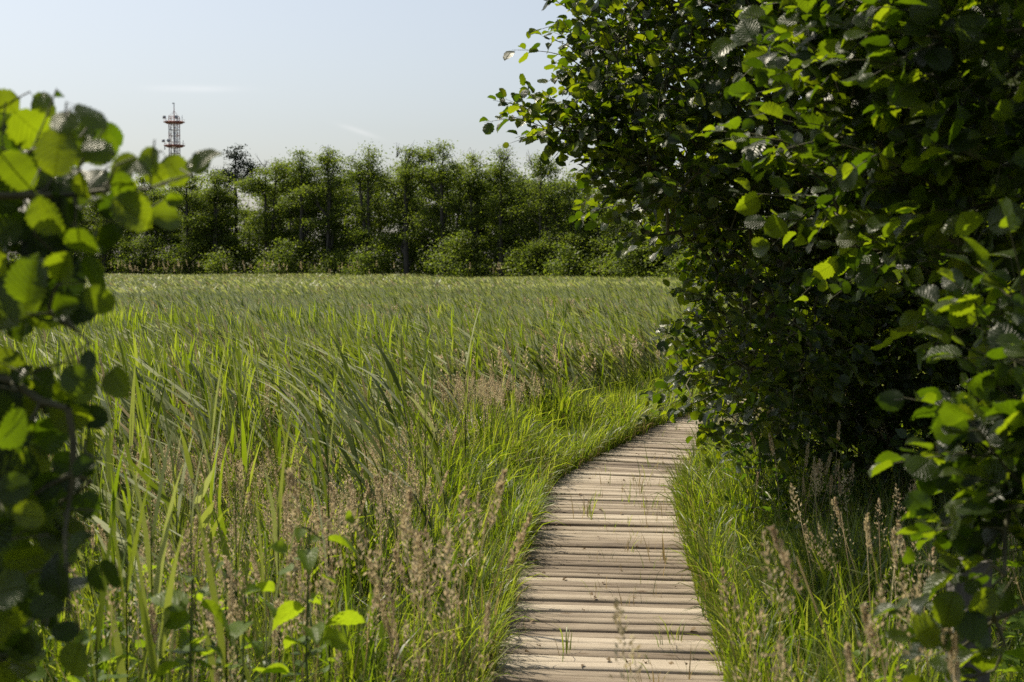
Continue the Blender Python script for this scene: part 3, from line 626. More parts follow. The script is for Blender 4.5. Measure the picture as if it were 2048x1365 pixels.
# a second alder added behind it to block light, closing the view along the boardwalk's right side
pts, dr = blobs_points([(np.array(c_), np.array(r__)) for c_, r__ in [((3.6, 11.6, 1.4), (1.1, 1.2, 1.1)), ((4.2, 11.8, 2.8), (1.5, 1.4, 1.2)), ((5.2, 11.0, 1.2), (1.5, 1.4, 1.2)), ((5.4, 11.2, 3.6), (1.6, 1.5, 1.3)), ((4.0, 11.5, 4.4), (1.4, 1.4, 1.0))]], 1500, rnd)
tree_from('alder_tree', 'alder added in deep shade behind the large one to block light, where the boardwalk turns out of sight', 'tree', [[(4.6, 12.0, -.13), (4.5, 11.9, 1.2), (4.5, 11.8, 2.6), (4.5, 11.7, 4.0)]], pts, dr, size=.08, seed=15, nleaf=7, twL=.32)
# bramble thicket in the shade beneath the big alder
pts, dr = blobs_points([(np.array([x_, y_, z_]), np.array(rr)) for x_, y_, z_, rr in [(1.75, 8.2, .45, (.35, .5, .4)), (2.2, 8.0, .4, (.5, .6, .4)), (2.9, 8.0, .5, (.6, .7, .5)), (1.6, 7.4, .3, (.25, .4, .25)), (3.4, 7.4, .5, (.7, .7, .5))]], 420, rnd)
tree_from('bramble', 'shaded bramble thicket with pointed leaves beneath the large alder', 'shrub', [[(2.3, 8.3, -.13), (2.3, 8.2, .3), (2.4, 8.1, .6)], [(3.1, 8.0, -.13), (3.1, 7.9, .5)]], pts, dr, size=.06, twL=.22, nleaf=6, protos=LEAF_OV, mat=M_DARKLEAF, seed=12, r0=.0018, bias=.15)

# the near alder on the left: its outline leaf by leaf, then filled in behind
def close_left():
    rn = np.random.default_rng(77)
    tops = [(80, 215, 60), (66, 262, 95), (50, 300, 100), (20, 260, 80), (128, 240, 56), (185, 228, 66), (115, 305, 90), (160, 300, 60), (195, 300, 62), (250, 332, 55), (300, 325, 60), (290, 335, 50),
            (350, 340, 62), (395, 325, 50), (415, 318, 62), (310, 352, 55), (335, 432, 70), (265, 425, 80), (210, 445, 78), (150, 365, 70), (75, 340, 70), (30, 345, 80), (140, 405, 66), (100, 430, 80),
            (40, 400, 80), (165, 485, 76), (20, 470, 90), (90, 500, 88), (180, 550, 70), (130, 560, 84), (60, 560, 90), (200, 600, 60), (150, 620, 75), (100, 610, 70), (30, 590, 90), (10, 530, 80), (225, 395, 62), (190, 355, 60),
            (245, 370, 50), (350, 400, 34), (120, 190, 20), (10, 310, 90), (5, 210, 60)]
    low = [(5, 735, 80), (45, 745, 50), (165, 775, 62), (235, 765, 64), (140, 830, 76), (100, 870, 80), (30, 860, 80), (175, 890, 60), (60, 930, 80), (150, 950, 66), (120, 1000, 70), (30, 990, 90), (175, 1020, 50), (90, 1060, 80),
           (215, 1150, 58), (150, 1090, 60), (40, 1110, 90), (110, 1160, 80), (70, 1210, 70), (20, 1250, 80), (130, 1260, 50), (170, 940, 50), (10, 800, 80), (10, 1050, 90), (10, 900, 70), (60, 800, 60), (190, 835, 50), (75, 1000, 60), (20, 1180, 80), (120, 1110, 60),(50,1290,70),(20,1340,80)]
    L = tops + low; P = []; S = []
    L = L + [(a + rn.normal(0, 22), b_ + rn.normal(0, 18), c_ * .85) for a, b_, c_ in tops if 90 < a < 290 and b_ > 240] + [(a + rn.normal(-20, 26), b_ + rn.normal(0, 26), c_ * .9) for a, b_, c_ in low[::2]]
    L = L + [(rn.uniform(-10, 180), rn.uniform(740, 1360), rn.uniform(50, 80)) for _ in range(14)]
    for (px, py, s_) in L:
        d = rn.uniform(2.05, 2.45); P.append(at(px, py, d)); S.append(s_ / FPX * d * (1.14 if px < 290 else 1.05))
    for _ in range(330):       # depth behind the outline and beyond the frame's edge
        px = rn.uniform(-420, 190 if rn.random() < .5 else 60); py = rn.uniform(230, 660) if rn.random() < .6 else rn.uniform(760, 1340)
        if px > 150 and py > 640: px -= 120
        d = rn.uniform(2.2, 2.9); P.append(at(px, py, d)); S.append(rn.uniform(.055, .085))
    for _ in range(520):  # added leaf clump out of view, set sunward to shade the lower leaves
        u_ = unit(rn.normal(size=3)) * rn.random() ** .33 * np.array([.5, .5, .38]); P.append(np.array([-1.62, 2.85, 2.1]) + u_); S.append(rn.uniform(.055, .085))
    P = np.array(P); S = np.array(S)
    stems = [[(-1.55, 2.3, -.13), (-1.45, 2.3, .6), (-1.3, 2.3, 1.1), (-1.15, 2.3, 1.5), (-1.05, 2.3, 1.75)],
             [tuple(at(-60, 392, 2.25)), tuple(at(60, 392, 2.25)), tuple(at(150, 390, 2.25)), tuple(at(230, 378, 2.22)), tuple(at(300, 378, 2.2)), tuple(at(360, 360, 2.2))],
             [(-1.35, 2.35, .95), tuple(at(-250, 620, 2.3)), tuple(at(-60, 700, 2.3)), tuple(at(80, 760, 2.25))], [(-1.45, 2.3, .6), tuple(at(-200, 1060, 2.3)), tuple(at(20, 1080, 2.25)), tuple(at(100, 1070, 2.2))]]
    stems[1].insert(0, (-1.15, 2.3, 1.5))
    root = thing('alder_shrub', 'out of focus alder shrub with round backlit leaves at the left edge', 'shrub', None, (-1.55, 2.3, -.13))
    # leaves: the blade's middle sits at P, the stalk end reaches back to the skeleton
    up = np.array([0, 0, 1.]); n = len(P)
    ld = unit(np.stack([rn.normal(.5, .6, n), rn.normal(0, .3, n), rn.normal(-.1, .6, n)], 1))
    nm = unit(np.stack([rn.normal(-.25, .35, n), rn.normal(-.9, .35, n), rn.normal(.18, .45, n)], 1)); M = frames(ld, nm)
    feet = P - ld * (S * .72)[:, None]
    Pn, pr, tips = grow(stems, feet, bias=.3, seg=.08, sag=.03, rnd=rn); r = radii(Pn, pr, tips, .0013, .45)
    # stems were laid first: tie the side stems into the trunk
    gl, gt = Geo(), Geo(); k = rn.integers(0, len(LEAF_HI), n); rr = rn.random(n); rr[:24] = rn.uniform(.62, .90, 24)  # first leaves, on the upper branch, coloured brighter to stand in for sunlight
    for a, p in enumerate(LEAF_HI):
        m = k == a; instance(gl, p, M[m] * S[m][:, None, None], feet[m], rr[m])
    m = pr >= 0; i = np.where(m)[0]; tubes(gt, Pn[pr[i]], Pn[i], np.minimum(r[pr[i]], r[i] * 1.4), r[i], 6)
    for gg, nm_, mt in ((gl, 'foliage', M_ALDER_NEAR), (gt, 'branch', M_TWIG)):
        o = gg.build(nm_, mt, root); o.location = (1.55, -2.3, .13)
close_left()

# leafy saplings at the lower left
def sapling(label, leaves, d, base_px, seed):
    rn = np.random.default_rng(seed); leaves = leaves + [(a + rn.normal(0, 30), b_ + rn.normal(18, 26), c_ * .8) for a, b_, c_ in leaves[::2]]; P = np.array([at(a, b_, d + rn.normal(0, .06)) for a, b_, _ in leaves]); S = np.array([s_ / FPX * d * 1.35 for *_, s_ in leaves]); n = len(P)
    b0 = at(base_px, 1200, d); b0[2] = -.13; top = P[:, 2].max() - .02; c = at(base_px, 1200, d)
    stem = [tuple(b0), (c[0] + .01, d, top * .4), (c[0] - .01, d, top * .7), (c[0], d, top)]
    root = thing('sapling', label, 'sapling', None, tuple(b0)); away = P - np.array([c[0], d, 0]); away[:, 2] = 0
    ld = unit(unit(away) + rn.normal(0, .25, (n, 3)) + np.array([0, 0, .05])); nm = unit(np.stack([rn.normal(0, .3, n), np.where(rn.random(n) < .7, .38, -.6) + rn.normal(0, .2, n), rn.normal(.7, .2, n)], 1)); M = frames(ld, nm); feet = P - ld * (S * .72)[:, None]
    Pn, pr, tips = grow([stem], feet, bias=.2, seg=.06, rnd=rn); r = radii(Pn, pr, tips, .0012, .35); gl, gt = Geo(), Geo(); rr = rn.random(n) * .45 + .45
    for q in range(n): instance(gl, LEAF_OVH[q % 6], M[q:q + 1] * S[q], feet[q:q + 1], rr[q:q + 1])
    i = np.where(pr >= 0)[0]; tubes(gt, Pn[pr[i]], Pn[i], np.minimum(r[pr[i]], r[i] * 1.4), r[i], 6)
    for gg, nm_, mt in ((gl, 'leaves', M_SAPLING), (gt, 'stem', M_STEM)):
        o = gg.build(nm_, mt, root); o.location = (-b0[0], -b0[1], -b0[2])
sapling('sapling of few broad leaves nearest the dark shrub, in the meadow corner', [(335, 1200, 66), (440, 1230, 70), (370, 1300, 70), (400, 1300, 60), (380, 1150, 30), (330, 1345, 50), (430, 1300, 40), (395, 1190, 30)], 3.1, 385, 1)
sapling('taller sapling of bright green leaves among tan seed heads, lower left of the boardwalk', [(610, 1110, 56), (690, 1085, 52), (570, 1140, 36), (520, 1180, 44), (575, 1220, 56), (660, 1160, 30), (690, 1240, 72), (590, 1280, 56), (540, 1340, 56), (620, 1300, 60), (600, 1065, 24), (700, 1035, 30), (640, 1200, 40)], 3.3, 620, 2)
sapling('small sapling between the two larger saplings of the meadow corner', [(480, 1255, 56), (510, 1290, 46), (450, 1330, 50), (505, 1180, 26)], 3.2, 490, 3)

# reeds that stand out: things of their own
def single_reed(label, px, py_top, d, stiff, seed, wide=1.0, group='tall reeds standing out of the meadow'):
    t = at(px, py_top, d)
    if path_dist(np.array([t[0]]), np.array([t[1]]))[0] < .85: return
    h = t[2] + .13; root = thing('reed', label, 'reed', group, (t[0], d, -.13)); r = random.Random(seed); gs, gl = Geo(), Geo()
    lean = -.10 if stiff < .8 else .0; P = [(lean * h * (i / 6) ** 2 - lean * h, .0, h * .93 * i / 6) for i in range(7)]
    polytube(gs, P, [.0042, .004, .0036, .0032, .0028, .002, .0012], 5, r.random()); nl = 9 if stiff < .8 else 6
    for i in range(nl):
        f = .3 + .62 * (i + .5) / nl; b_ = (lean * h * f * f - lean * h, 0, h * .93 * f)
        if stiff > .8: blade(gl, b_, (0 if i % 2 else pi) + r.gauss(0, .3), h * r.uniform(.28, .42), .033 * wide, r.uniform(.05, .22), r.uniform(0, .35), 7, r.random(), 0, r.gauss(0, .3))
        else: blade(gl, b_, pi + r.gauss(0, .45), h * r.uniform(.26, .36), .031 * wide, r.uniform(.3, .8), r.uniform(.3, 1.1), 7, r.random(), 0, r.gauss(0, .5))
    gs.build('stalk', M_REED, root); gl.build('leaves', M_REED, root); return root
single_reed('stiff upright dark green reed standing alone in the brown seed heads', 655, 790, 4.6, .95, 1, 1.3, None)
LB = 'tall reed with pale leaves blown sideways in the middle of the meadow'
for k, (px, py, d) in enumerate([(600, 690, 7.2), (640, 720, 6.9), (665, 735, 7.4), (700, 700, 7.0), (735, 715, 6.8), (765, 660, 7.6), (790, 690, 7.3), (820, 760, 6.6), (690, 760, 6.4), (750, 770, 6.3), (620, 770, 6.5), (850, 720, 7.5)]):
    single_reed(LB, px, py, d, .4, 10 + k)
LU = 'upright broad leaved reed rising above the seed heads'
for k, (px, py, d) in enumerate([(350, 800, 5.4), (480, 690, 7.6), (420, 790, 6.0), (555, 920, 4.2), (850, 740, 6.6), (930, 660, 9), (1080, 640, 10), (1160, 690, 9.5), (1240, 650, 11), (1010, 720, 8), (300, 930, 4.0), (470, 900, 4.6), (260, 780, 6), (210, 850, 5.0), (380, 930, 4.4), (250, 1010, 3.6), (530, 1010, 3.9), (450, 1080, 3.3), (740, 980, 4.2), (800, 900, 5.0), (300, 720, 6.8), (160, 700, 7.0), (900, 790, 6.6), (320, 1120, 3.1), (190, 1120, 3.2)]):
    single_reed(LU, px, py, d, .95, 40 + k)
single_reed('broad grey green blade plant leaning at the bottom edge right of the boardwalk', 1660, 1110, 3.3, .95, 90, 1.2, None)

def plume_clump(label, px, py_top, d, n, seed, spread=.12, protos=None):
    rn = np.random.default_rng(seed); t = at(px, py_top, d); h = t[2] + .13; root = thing('grass_clump', label, 'grass clump', None, (t[0], d, -.13)); gs, gb = Geo(), Geo()
    x = rn.normal(0, spread, n); y = rn.normal(0, spread, n); scatter(gs, protos or PAN + PAN_D, x, y, (h / .88) * rn.uniform(.72, 1.03, n), z=0, seed=seed, shear=(rn.normal(0, .05), 0))
    scatter(gb, TUFTS[:4], rn.normal(0, spread, 16), rn.normal(0, spread, 16), rn.uniform(.7, 1.1, 16), z=0, seed=seed + 1)
    gs.build('seed_heads', M_SEED, root); gb.build('blades', M_GRASS, root)
plume_clump('tall feathery straw coloured seed heads beside the near end of the boardwalk', 865, 1040, 3.7, 26, 1, .09)
plume_clump('loose clump of pinkish seed heads between the saplings and the brown patch', 505, 1130, 3.6, 12, 2, .16)
plume_clump('drooping seed heads just left of the marker post', 1760, 1150, 3.2, 13, 3, .2, PAN)
plume_clump('seed head clump in the lower right corner below the young alder', 1960, 1215, 2.9, 10, 4, .14)
plume_clump('clump of thin straw spikes at the shaded foot of the large alder', 1620, 890, 7.0, 9, 5, .18, PAN_D)
# ------------------------------------------------------------ marker post
root = thing('marker_post', 'grey wooden post with a blue oval badge under the young alder', 'post', None, (1.235, 3.8, -.13))
g = Geo(); nseg = 12; w2 = .05; prof = []
V = []; A = []
for i in range(nseg + 1):
    z = .98 * i / nseg; 
    for (a, b_) in ((-1, -.86), (-.86, -1), (.86, -1), (1, -.86), (1, .86), (.86, 1), (-.86, 1), (-1, .86)):
        V.append((a * w2 + .0015 * math.sin(i * 2.1 + a), b_ * w2 * .8, z + (.008 * (a * .5 - .4 * a * a) if i == nseg else 0))); A.append((.4, .5, i / nseg, 0))
for i in range(nseg):
    pass
Q = [(i * 8 + j, i * 8 + (j + 1) % 8, (i + 1) * 8 + (j + 1) % 8, (i + 1) * 8 + j) for i in range(nseg) for j in range(8)]
tb = nseg * 8; V.append((0, 0, .972)); A.append((.4, 0, 1, 0)); g.add(V, Q, [(tb + j, tb + (j + 1) % 8, len(V) - 1) for j in range(8)], A)
M_POST = solid_mat('post_wood', (.055, .050, .043), (.12, .11, .095), 9, .9, .5, (6, 6, .5)); M_BLUE = solid_mat('blue_paint', (.01, .05, .30), (.015, .07, .36), 20, .4, 0); M_WHITE = solid_mat('white_paint', (.45, .45, .5), (.6, .6, .62), 20, .5, 0)
body = g.build('post_body', M_POST, root, smooth=False)
def disc(g, c, rx, rz_, th=.003, n=24, hole=0.0):
    a = np.arange(n) * 2 * pi / n; V = []
    for y_ in (0, -th):
        for q in a: V.append((c[0] + rx * math.cos(q), c[1] + y_, c[2] + rz_ * math.sin(q)))
    V += [(c[0], c[1] - th, c[2])]; Q = [(i, (i + 1) % n, n + (i + 1) % n, n + i) for i in range(n)]
    g.add(V, Q, [(n + i, n + (i + 1) % n, 2 * n) for i in range(n)])
g = Geo(); disc(g, (-.026, -.0405, .835), .013, .021); b1 = g.build('badge', M_BLUE, root)
g = Geo(); disc(g, (.012, -.0405, .838), .010, .013); disc(g, (.012, -.0436, .838), .005, .007, th=.0012); b2 = g.build('badge', M_WHITE, root); b2['label'] = 'small round pale badge'

# ------------------------------------------------------------ radio tower beyond the wood
TY = 355.0; tw = at(352, 525, TY); root = thing('radio_tower', 'red and white lattice radio tower with two platforms rising above the wood', 'tower', None, (tw[0], TY, -.13))
K = TY / FPX; zz = lambda py: CAMH + (525 - py) * K + .13
M_RED = solid_mat('tower_red_hazed', (.24, .10, .09), (.32, .13, .115), 1, .6, 0); M_TW = solid_mat('tower_white', (.50, .50, .50), (.62, .61, .60), 1, .6, 0); M_DISH = solid_mat('dish_grey_hazed', (.28, .30, .33), (.38, .40, .43), 2, .5, 0)  # red and dish grey paled in their colour to stand in for distance haze
hw = 8.6 * K
z1, z2 = zz(247.5), zz(294)
for sx in (-1, 1):
    for sy in (-1, 1):
        g = Geo(); g2 = Geo(); seg = np.linspace(0, z1 + 1.3, 30)
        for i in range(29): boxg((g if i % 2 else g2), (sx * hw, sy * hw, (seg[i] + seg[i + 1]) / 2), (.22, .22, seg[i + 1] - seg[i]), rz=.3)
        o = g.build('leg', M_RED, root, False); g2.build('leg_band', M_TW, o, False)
g = Geo(); lv = np.arange(1.2, z1, 1.45)
for i, z in enumerate(lv):
    for a, b_ in (((-1, -1), (1, -1)), ((1, -1), (1, 1)), ((1, 1), (-1, 1)), ((-1, 1), (-1, -1))):
        p0 = np.array([a[0] * hw, a[1] * hw, z]); p1 = np.array([b_[0] * hw, b_[1] * hw, z]); q1 = p1 + (0, 0, 1.45 if i < len(lv) - 1 else .2)
        tubes(g, p0, p1, .07, .07, 4, .3); tubes(g, p0, q1, .045, .045, 4, .3)
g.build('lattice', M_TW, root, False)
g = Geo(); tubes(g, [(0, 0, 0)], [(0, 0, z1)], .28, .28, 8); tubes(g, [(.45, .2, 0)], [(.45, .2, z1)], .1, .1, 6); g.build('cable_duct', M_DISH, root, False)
for z in (z1, z2):
    g = Geo(); n = 28; a = np.arange(n) * 2 * pi / n; prof = [(1.2, -.32), (1.9, -.36), (2.35, -.10), (2.62, .02), (2.62, .1), (2.3, .22), (1.2, .16)]
    V = [(r__ * math.cos(q), r__ * math.sin(q), z + h__) for r__, h__ in prof for q in a]; m_ = len(prof)
    Q = [(i * n + j, i * n + (j + 1) % n, (i + 1) * n + (j + 1) % n, (i + 1) * n + j) for i in range(m_ - 1) for j in range(n)] + [((m_ - 1) * n + j, (m_ - 1) * n + (j + 1) % n, (j + 1) % n, j) for j in range(n)]
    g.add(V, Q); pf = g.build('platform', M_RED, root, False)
    g = Geo()
    for q in a[::2]: tubes(g, [(2.55 * math.cos(q), 2.55 * math.sin(q), z + .1)], [(2.55 * math.cos(q), 2.55 * math.sin(q), z + .62)], .02, .02, 4)
    for j in range(n): tubes(g, [(2.55 * math.cos(a[j]), 2.55 * math.sin(a[j]), z + .62)], [(2.55 * math.cos(a[(j + 1) % n]), 2.55 * math.sin(a[(j + 1) % n]), z + .62)], .02, .02, 4)
    g.build('railing', M_TW, pf, False)
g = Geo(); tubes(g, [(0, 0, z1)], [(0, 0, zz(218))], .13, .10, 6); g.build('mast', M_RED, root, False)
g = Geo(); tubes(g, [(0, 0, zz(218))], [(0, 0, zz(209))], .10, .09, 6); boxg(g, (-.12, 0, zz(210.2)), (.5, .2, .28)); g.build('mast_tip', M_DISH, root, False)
g = Geo()
for sx in (-1, 1):
    for sy in (-1, 1): tubes(g, [(sx * hw, sy * hw, z1)], [(sx * hw, sy * hw, zz(235.5))], .07, .07, 4); tubes(g, [(sx * hw, sy * hw, zz(236))], [(0, 0, zz(225))], .028, .028, 4)
for z in (zz(236), zz(240)):
    for a_, b_ in (((-1, -1), (1, -1)), ((1, -1), (1, 1)), ((1, 1), (-1, 1)), ((-1, 1), (-1, -1))): tubes(g, [(a_[0] * hw, a_[1] * hw, z)], [(b_[0] * hw, b_[1] * hw, z)], .05, .05, 4)
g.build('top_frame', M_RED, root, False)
def dish(px, py, rad, az):
    c = np.array([(px - 349) * K, -1.7, zz(py)]); d = np.array([math.sin(az), -math.cos(az), 0]); g = Geo(); x_ = np.array([d[1], -d[0], 0]); n = 16; V = []
    for t_, rr in ((-.22, .3), (-.18, .75), (0, 1), (.30, 1), (.34, .9), (.34, .01)):
        for q in np.arange(n) * 2 * pi / n: V.append(c + d * t_ * 1.3 + (x_ * math.cos(q) + np.array([0, 0, 1]) * math.sin(q)) * rad * rr)
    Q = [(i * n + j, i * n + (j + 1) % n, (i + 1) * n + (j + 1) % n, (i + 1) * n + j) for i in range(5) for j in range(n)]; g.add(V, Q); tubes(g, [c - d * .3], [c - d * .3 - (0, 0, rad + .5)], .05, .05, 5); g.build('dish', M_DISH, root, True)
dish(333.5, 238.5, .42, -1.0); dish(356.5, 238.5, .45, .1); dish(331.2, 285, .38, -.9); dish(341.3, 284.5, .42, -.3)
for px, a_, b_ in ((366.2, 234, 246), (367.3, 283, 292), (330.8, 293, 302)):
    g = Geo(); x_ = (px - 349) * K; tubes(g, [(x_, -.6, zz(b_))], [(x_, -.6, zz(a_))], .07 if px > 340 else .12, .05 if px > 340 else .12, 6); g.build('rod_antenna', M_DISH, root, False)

# ------------------------------------------------------------ the wood behind the field
FLEAF = []
for k in range(3):
    g = Geo(); r = random.Random(k); g.add([(-.5, 0, 0), (0, -.35, .1), (.5, 0, 0), (0, .4, .12)], [(0, 1, 2, 3)], None, [(0, 0, 0, 0)] * 4); FLEAF.append(g.arrays())
def line_y(px): return 98.0 - (px - 180) * (98 - 66) / 1220.0 + 10
def wood_tree(name, label, cat, px, py_top, d, wid, seed, crown0=.18, group=None, nt=110, per=62, lsize=.17, mat=M_FARLEAF, mode='alder', bare=0, pad=.5, trunks=1, bark=M_FARBARK):
    rn = np.random.default_rng(seed); t = at(px, py_top, d); H = t[2] + .13; base = np.array([t[0], d, -.13]); root = thing(name, label, cat, group, tuple(base))
    stems = []
    for q in range(trunks):
        o_ = rn.normal(0, .25, 2) if q else np.zeros(2); w1, w2 = rn.normal(0, .25, 2); ln = rn.normal(0, .5) * (q > 0)
        stems.append([(o_[0] + w1 * math.sin(3 * f) * f + ln * f, o_[1] + w2 * math.sin(2 * f) * f, H * (.95 if not q else .8) * f) for f in np.linspace(0, 1, 9)])
    n = nt; f = rn.random(n)
    if mode == 'alder':     # ragged oval: wide in the middle, thin spiky top
        z = crown0 + (1 - crown0) * f ** .9; prof = np.interp(z, [0, .2, .45, .7, .88, 1.0], [.6, .85, 1.0, .82, .5, .10])
    elif mode == 'bush': z = crown0 + (1 - crown0) * f; prof = np.sqrt(np.clip(1 - z ** 2.2, .02, 1))
    else: z = .55 + .45 * f; prof = np.interp(z, [.55, .7, .9, 1.0], [.8, 1.0, .7, .25])
    a = rn.uniform(0, 2 * pi, n); lob = .75 + .35 * np.sin(a * 3 + seed) * np.cos(z * 9 + seed); rr = wid / 2 * prof * np.sqrt(rn.uniform(.12, 1, n)) * lob
    T = np.stack([rr * np.cos(a), rr * np.sin(a), z * H], 1)
    if mode == 'bush':
        q_ = rn.integers(0, 5, n); T += np.array([[rn.normal(0, .75), rn.normal(0, .5), rn.normal(0, .35)] for _ in range(5)])[q_] * wid / 4; T[:, 2] = np.clip(T[:, 2] * (.75 + .25 * rn.random(5))[q_], .1, H)
    if mode in ('alder', 'pine'):     # a handful of unequal lobes give the crown its ragged outline
        W = wid / 2; lobes = [(rn.normal(0, .10) * W, rn.normal(0, .1) * W, H * .93, .26 * W, .06 * H)]
        if mode == 'alder':
            for q in range(rn.integers(1, 4)): lobes.append((rn.uniform(-.55, .55) * W, rn.uniform(-.5, .5) * W, H * rn.uniform(.72, .92), rn.uniform(.26, .42) * W, .065 * H))
            for zf, k_, ro in ((.74, 4, .50), (.56, 4, .66), (.38, 3, .72), (.2, 1, .6)):
                a0 = rn.uniform(0, 6.28)
                for q in range(k_): aa = a0 + q * 2 * pi / k_ + rn.normal(0, .35); rq = W * ro * rn.uniform(.55, 1.2); lobes.append((rq * math.cos(aa), rq * math.sin(aa), H * (zf + rn.normal(0, .04)), W * rn.uniform(.30, .52), H * rn.uniform(.05, .085)))
            lobes.append((0, .3 * W, H * .5, W * .45, H * .3)); lobes.append((0, 0, H * .80, W * .34, H * .15))
        else:
            for q in range(6): aa = q * 2.4; rq = W * rn.uniform(.3, .7); lobes.append((rq * math.cos(aa), rq * math.sin(aa), H * rn.uniform(.70, .93), W * rn.uniform(.28, .42), H * .045))
        lobes = [(l[0], l[1] + (.42 * W if mode == 'alder' and l[2] < .8 * H else 0), *l[2:]) for l in lobes]
        vol = np.array([l[3] ** 2 * l[4] for l in lobes]) ** .75; ki_ = rn.choice(len(lobes), n, p=vol / vol.sum()); u_ = unit(rn.normal(size=(n, 3))) * (rn.random(n) ** .4)[:, None]; Lb = np.array(lobes)[ki_]
        T = Lb[:, :3] + u_ * Lb[:, [3, 3, 4]]; T[:, 2] = np.minimum(T[:, 2], H * .985)
    P, pr, tips = grow(stems, T, bias=.5, seg=.6, sag=.05, wob=.05, rnd=rn); r = radii(P, pr, tips, .0135 * H / 9, .5)
    gk, gb, gf = Geo(), Geo(), Geo(); skeleton_mesh(P, pr, r, .05, 9, gk, 6); skeleton_mesh(P, pr, r, 0, .05, gb, 3)
    if bare:
        for q in range(bare):
            b0 = np.array([rn.normal(0, .4), rn.normal(0, .3), H * .9]); 
            for q2 in range(7):
                e = b0 + np.array([rn.normal(0, .28), rn.normal(0, .2), rn.uniform(.25, 1.0)]); tubes(gb, b0, e, .022, .008, 3); tubes(gb, e, e + rn.normal(0, .16, 3), .009, .004, 3); tubes(gb, (b0 + e) / 2, (b0 + e) / 2 + rn.normal(0, .22, 3), .009, .004, 3)
    C = P[tips]; m = n * per; k = np.repeat(np.arange(n), per); sg = np.array([pad, pad, pad * .42]) * (.6 + .8 * rn.random(n))[k][:, None]
    Q = C[k] + (P[np.maximum(pr[tips], 0)][k] - C[k]) * (rn.random(m) ** 1.5 * 1.3)[:, None] + rn.normal(size=(m, 3)) * sg * .70; nm = np.array([0, 0, 1.]) + rn.normal(0, .55, (m, 3)); ld = rn.normal(size=(m, 3)) * [1, 1, .4]
    Mx = frames(ld, nm) * (lsize * rn.uniform(.6, 1.3, m))[:, None, None]; ki = rn.integers(0, 3, m); rv = np.clip(rn.random(m) * .5 + rn.random(n)[k] * .5, 0, 1)
    for q, p in enumerate(FLEAF): mm = ki == q; instance(gf, p, Mx[mm], Q[mm], rv[mm])
    for gg, nm_, mt in ((gk, 'trunk', bark), (gb, 'branch', bark), (gf, 'crown', mat)):
        if gg.n: gg.build(nm_, mt, root)
    return root
G1 = 'tall trees along the far edge of the reed field'
FR = [(110, 352, 4.6, 0, 'tree at the outer left end of the wood, seen through the near leaves'), (205, 362, 4.4, 0, 'tree of the wood just left of the radio tower, half hidden by near leaves'), (285, 350, 4.2, 0, 'tree of the wood beneath and left of the radio tower'),
      (375, 345, 4.4, 0, 'full leafed tree just right of the radio tower'), (425, 348, 3.6, 1, 'slim tree in front of the dark pine, with sky showing past its trunk'), (530, 322, 3.4, 1, 'narrow tree right of the dark pine'), (600, 306, 3.4, 0, 'open crowned tree left of the notch in the skyline'),
      (655, 304, 3.4, 1, 'rounded open crown at the left side of the skyline notch'), (738, 293, 3.6, 0, 'tallest leafy tree just right of the skyline notch'), (812, 300, 3.2, 2, 'tree with bare dead tips at the middle of the wood'), (888, 293, 3.2, 1, 'slim pointed tree in the middle of the wood'),
      (948, 312, 3.0, 1, 'narrow tree right of the pointed one'), (1003, 306, 3.0, 3, 'sparse tree with a bare forked top'), (1080, 316, 3.6, 0, 'broad full tree next to the large alder boughs'), (1142, 350, 3.4, 0, 'lower tree where the skyline starts to drop'), (1195, 384, 3.4, 0, 'tree beneath the hanging alder boughs'),
      (1250, 425, 3.2, 0, 'low tree left of the gap under the alder boughs'), (1310, 440, 3.2, 0, 'low tree in the gap under the alder boughs'), (1375, 452, 3.2, 0, 'low tree at the right end of the visible wood'), (1450, 440, 3.4, 0, 'tree of the wood half hidden behind the large alder')]
for k, (px, py, wd, bare, lb) in enumerate(FR):
    d = line_y(px); wood_tree('alder_tree', lb, 'tree', px, py - 13, d, wd * 1.28 * rnd.uniform(.85, 1.15) * d / 85, 200 + k, group=G1, bare=max(bare, k % 2), nt=200, per=100, pad=.46, lsize=.118 * d / 90, trunks=2 if k % 3 else 1)
wood_tree('pine_tree', 'dark pine whose top stands above the wood right of the radio tower', 'tree', 470, 284, line_y(470) + 4, 5.0, 301, mode='pine', mat=M_PINE, nt=60, per=80, lsize=.15, pad=.55, trunks=1)
wood_tree('pine_tree', 'dark pine low behind the notch in the skyline', 'tree', 690, 352, line_y(690) + 9, 6.5, 302, mode='pine', mat=M_PINE, nt=60, per=80, lsize=.15, pad=.55)
wood_tree('pine_tree', 'dark pine behind the sparse bare topped tree', 'tree', 1035, 350, line_y(1035) + 9, 6.0, 303, mode='pine', mat=M_PINE, nt=60, per=80, lsize=.15, pad=.55)
wood_tree('pine_tree', 'dark pine seen between the near leaves at the far left', 'tree', 320, 372, line_y(320) + 8, 6.0, 304, mode='pine', mat=M_PINE, nt=60, per=80, lsize=.15, pad=.55)
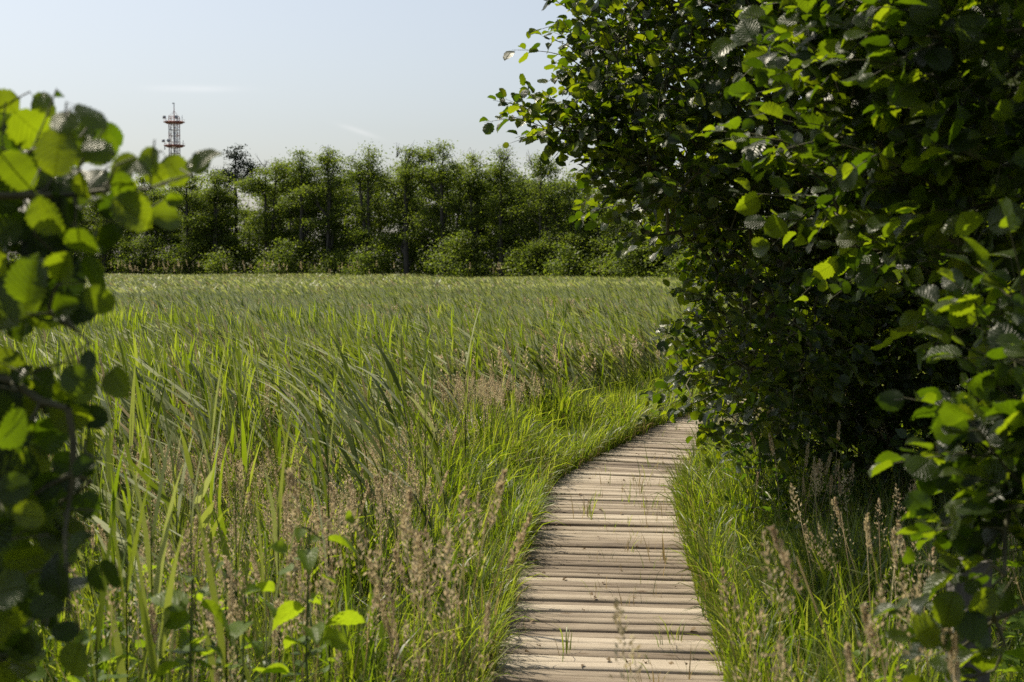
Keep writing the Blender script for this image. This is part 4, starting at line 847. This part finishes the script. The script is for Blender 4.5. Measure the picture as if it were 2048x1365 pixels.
for k, px in enumerate(range(60, 1560, 62)):      # second row, fills behind
    top = np.interp(px, [60, 300, 450, 560, 690, 760, 900, 1080, 1160, 1240, 1330, 1560], [375, 372, 350, 345, 362, 335, 330, 345, 372, 420, 452, 450]) - 6 + rnd.normal(0, 12)
    d = line_y(px) + rnd.uniform(5, 11); 
    if px == 60 + 62 * 7: top += 60
    wood_tree('tree', 'tree in the second row of the wood, behind the front trees', 'tree', px + rnd.uniform(-15, 15), top, d, 6.4, 400 + k, crown0=.12, group='trees in the second row of the wood', nt=120, per=60, lsize=.20, pad=.65)
g = Geo(); r_ = np.random.default_rng(71); n = 60000; px = r_.uniform(20, 1700, n); d = 98.0 - (px - 180) * .02623 + 10 + r_.uniform(1, 12, n); X = (px - 1024) / FPX * d
Z = -.1 + 3.0 * r_.random(n) * (.55 + .6 * vnoise(X, d, 2.5, 51)); Mx = frames(r_.normal(size=(n, 3)) * [1, 1, .4], np.array([0, 0, 1.]) + r_.normal(0, .6, (n, 3))) * (r_.uniform(.14, .3, n))[:, None, None]; rv = np.clip(vnoise(X, Z * 3 + d, 1.2, 52) * .7 + r_.random(n) * .3, 0, 1)
instance(g, FLEAF[0], Mx, np.stack([X, d, Z], 1), rv)
tag(g.build('undergrowth', M_FARLEAF), 'dark undergrowth between the trunks of the wood', 'undergrowth', kind='stuff')
BU = [(150, 452, 5.5), (262, 492, 3.4), (372, 470, 4.6), (440, 498, 3.0), (560, 476, 4.8), (655, 503, 3.0), (742, 488, 4.2), (930, 462, 6.2), (1062, 494, 3.4), (1140, 478, 3.6), (1262, 462, 6.5), (1372, 486, 4.6), (1450, 470, 5)]
for k, (px, py, _) in enumerate(BU):
    d = line_y(px) - rnd.uniform(1.0, 3.2)
    lb = {7: 'rounded bright green bush in front of the middle of the wood', 10: 'broad bush at the foot of the wood under the alder boughs'}.get(k, 'low green bush at the foot of the wood')
    wood_tree('bush', lb, 'bush', px, py, d, _ * .85, 500 + k, crown0=.03, group=None if k in (7, 10) else 'bushes at the foot of the wood', mode='bush', nt=int(16 * _), per=58, lsize=.145, pad=.50, trunks=3)
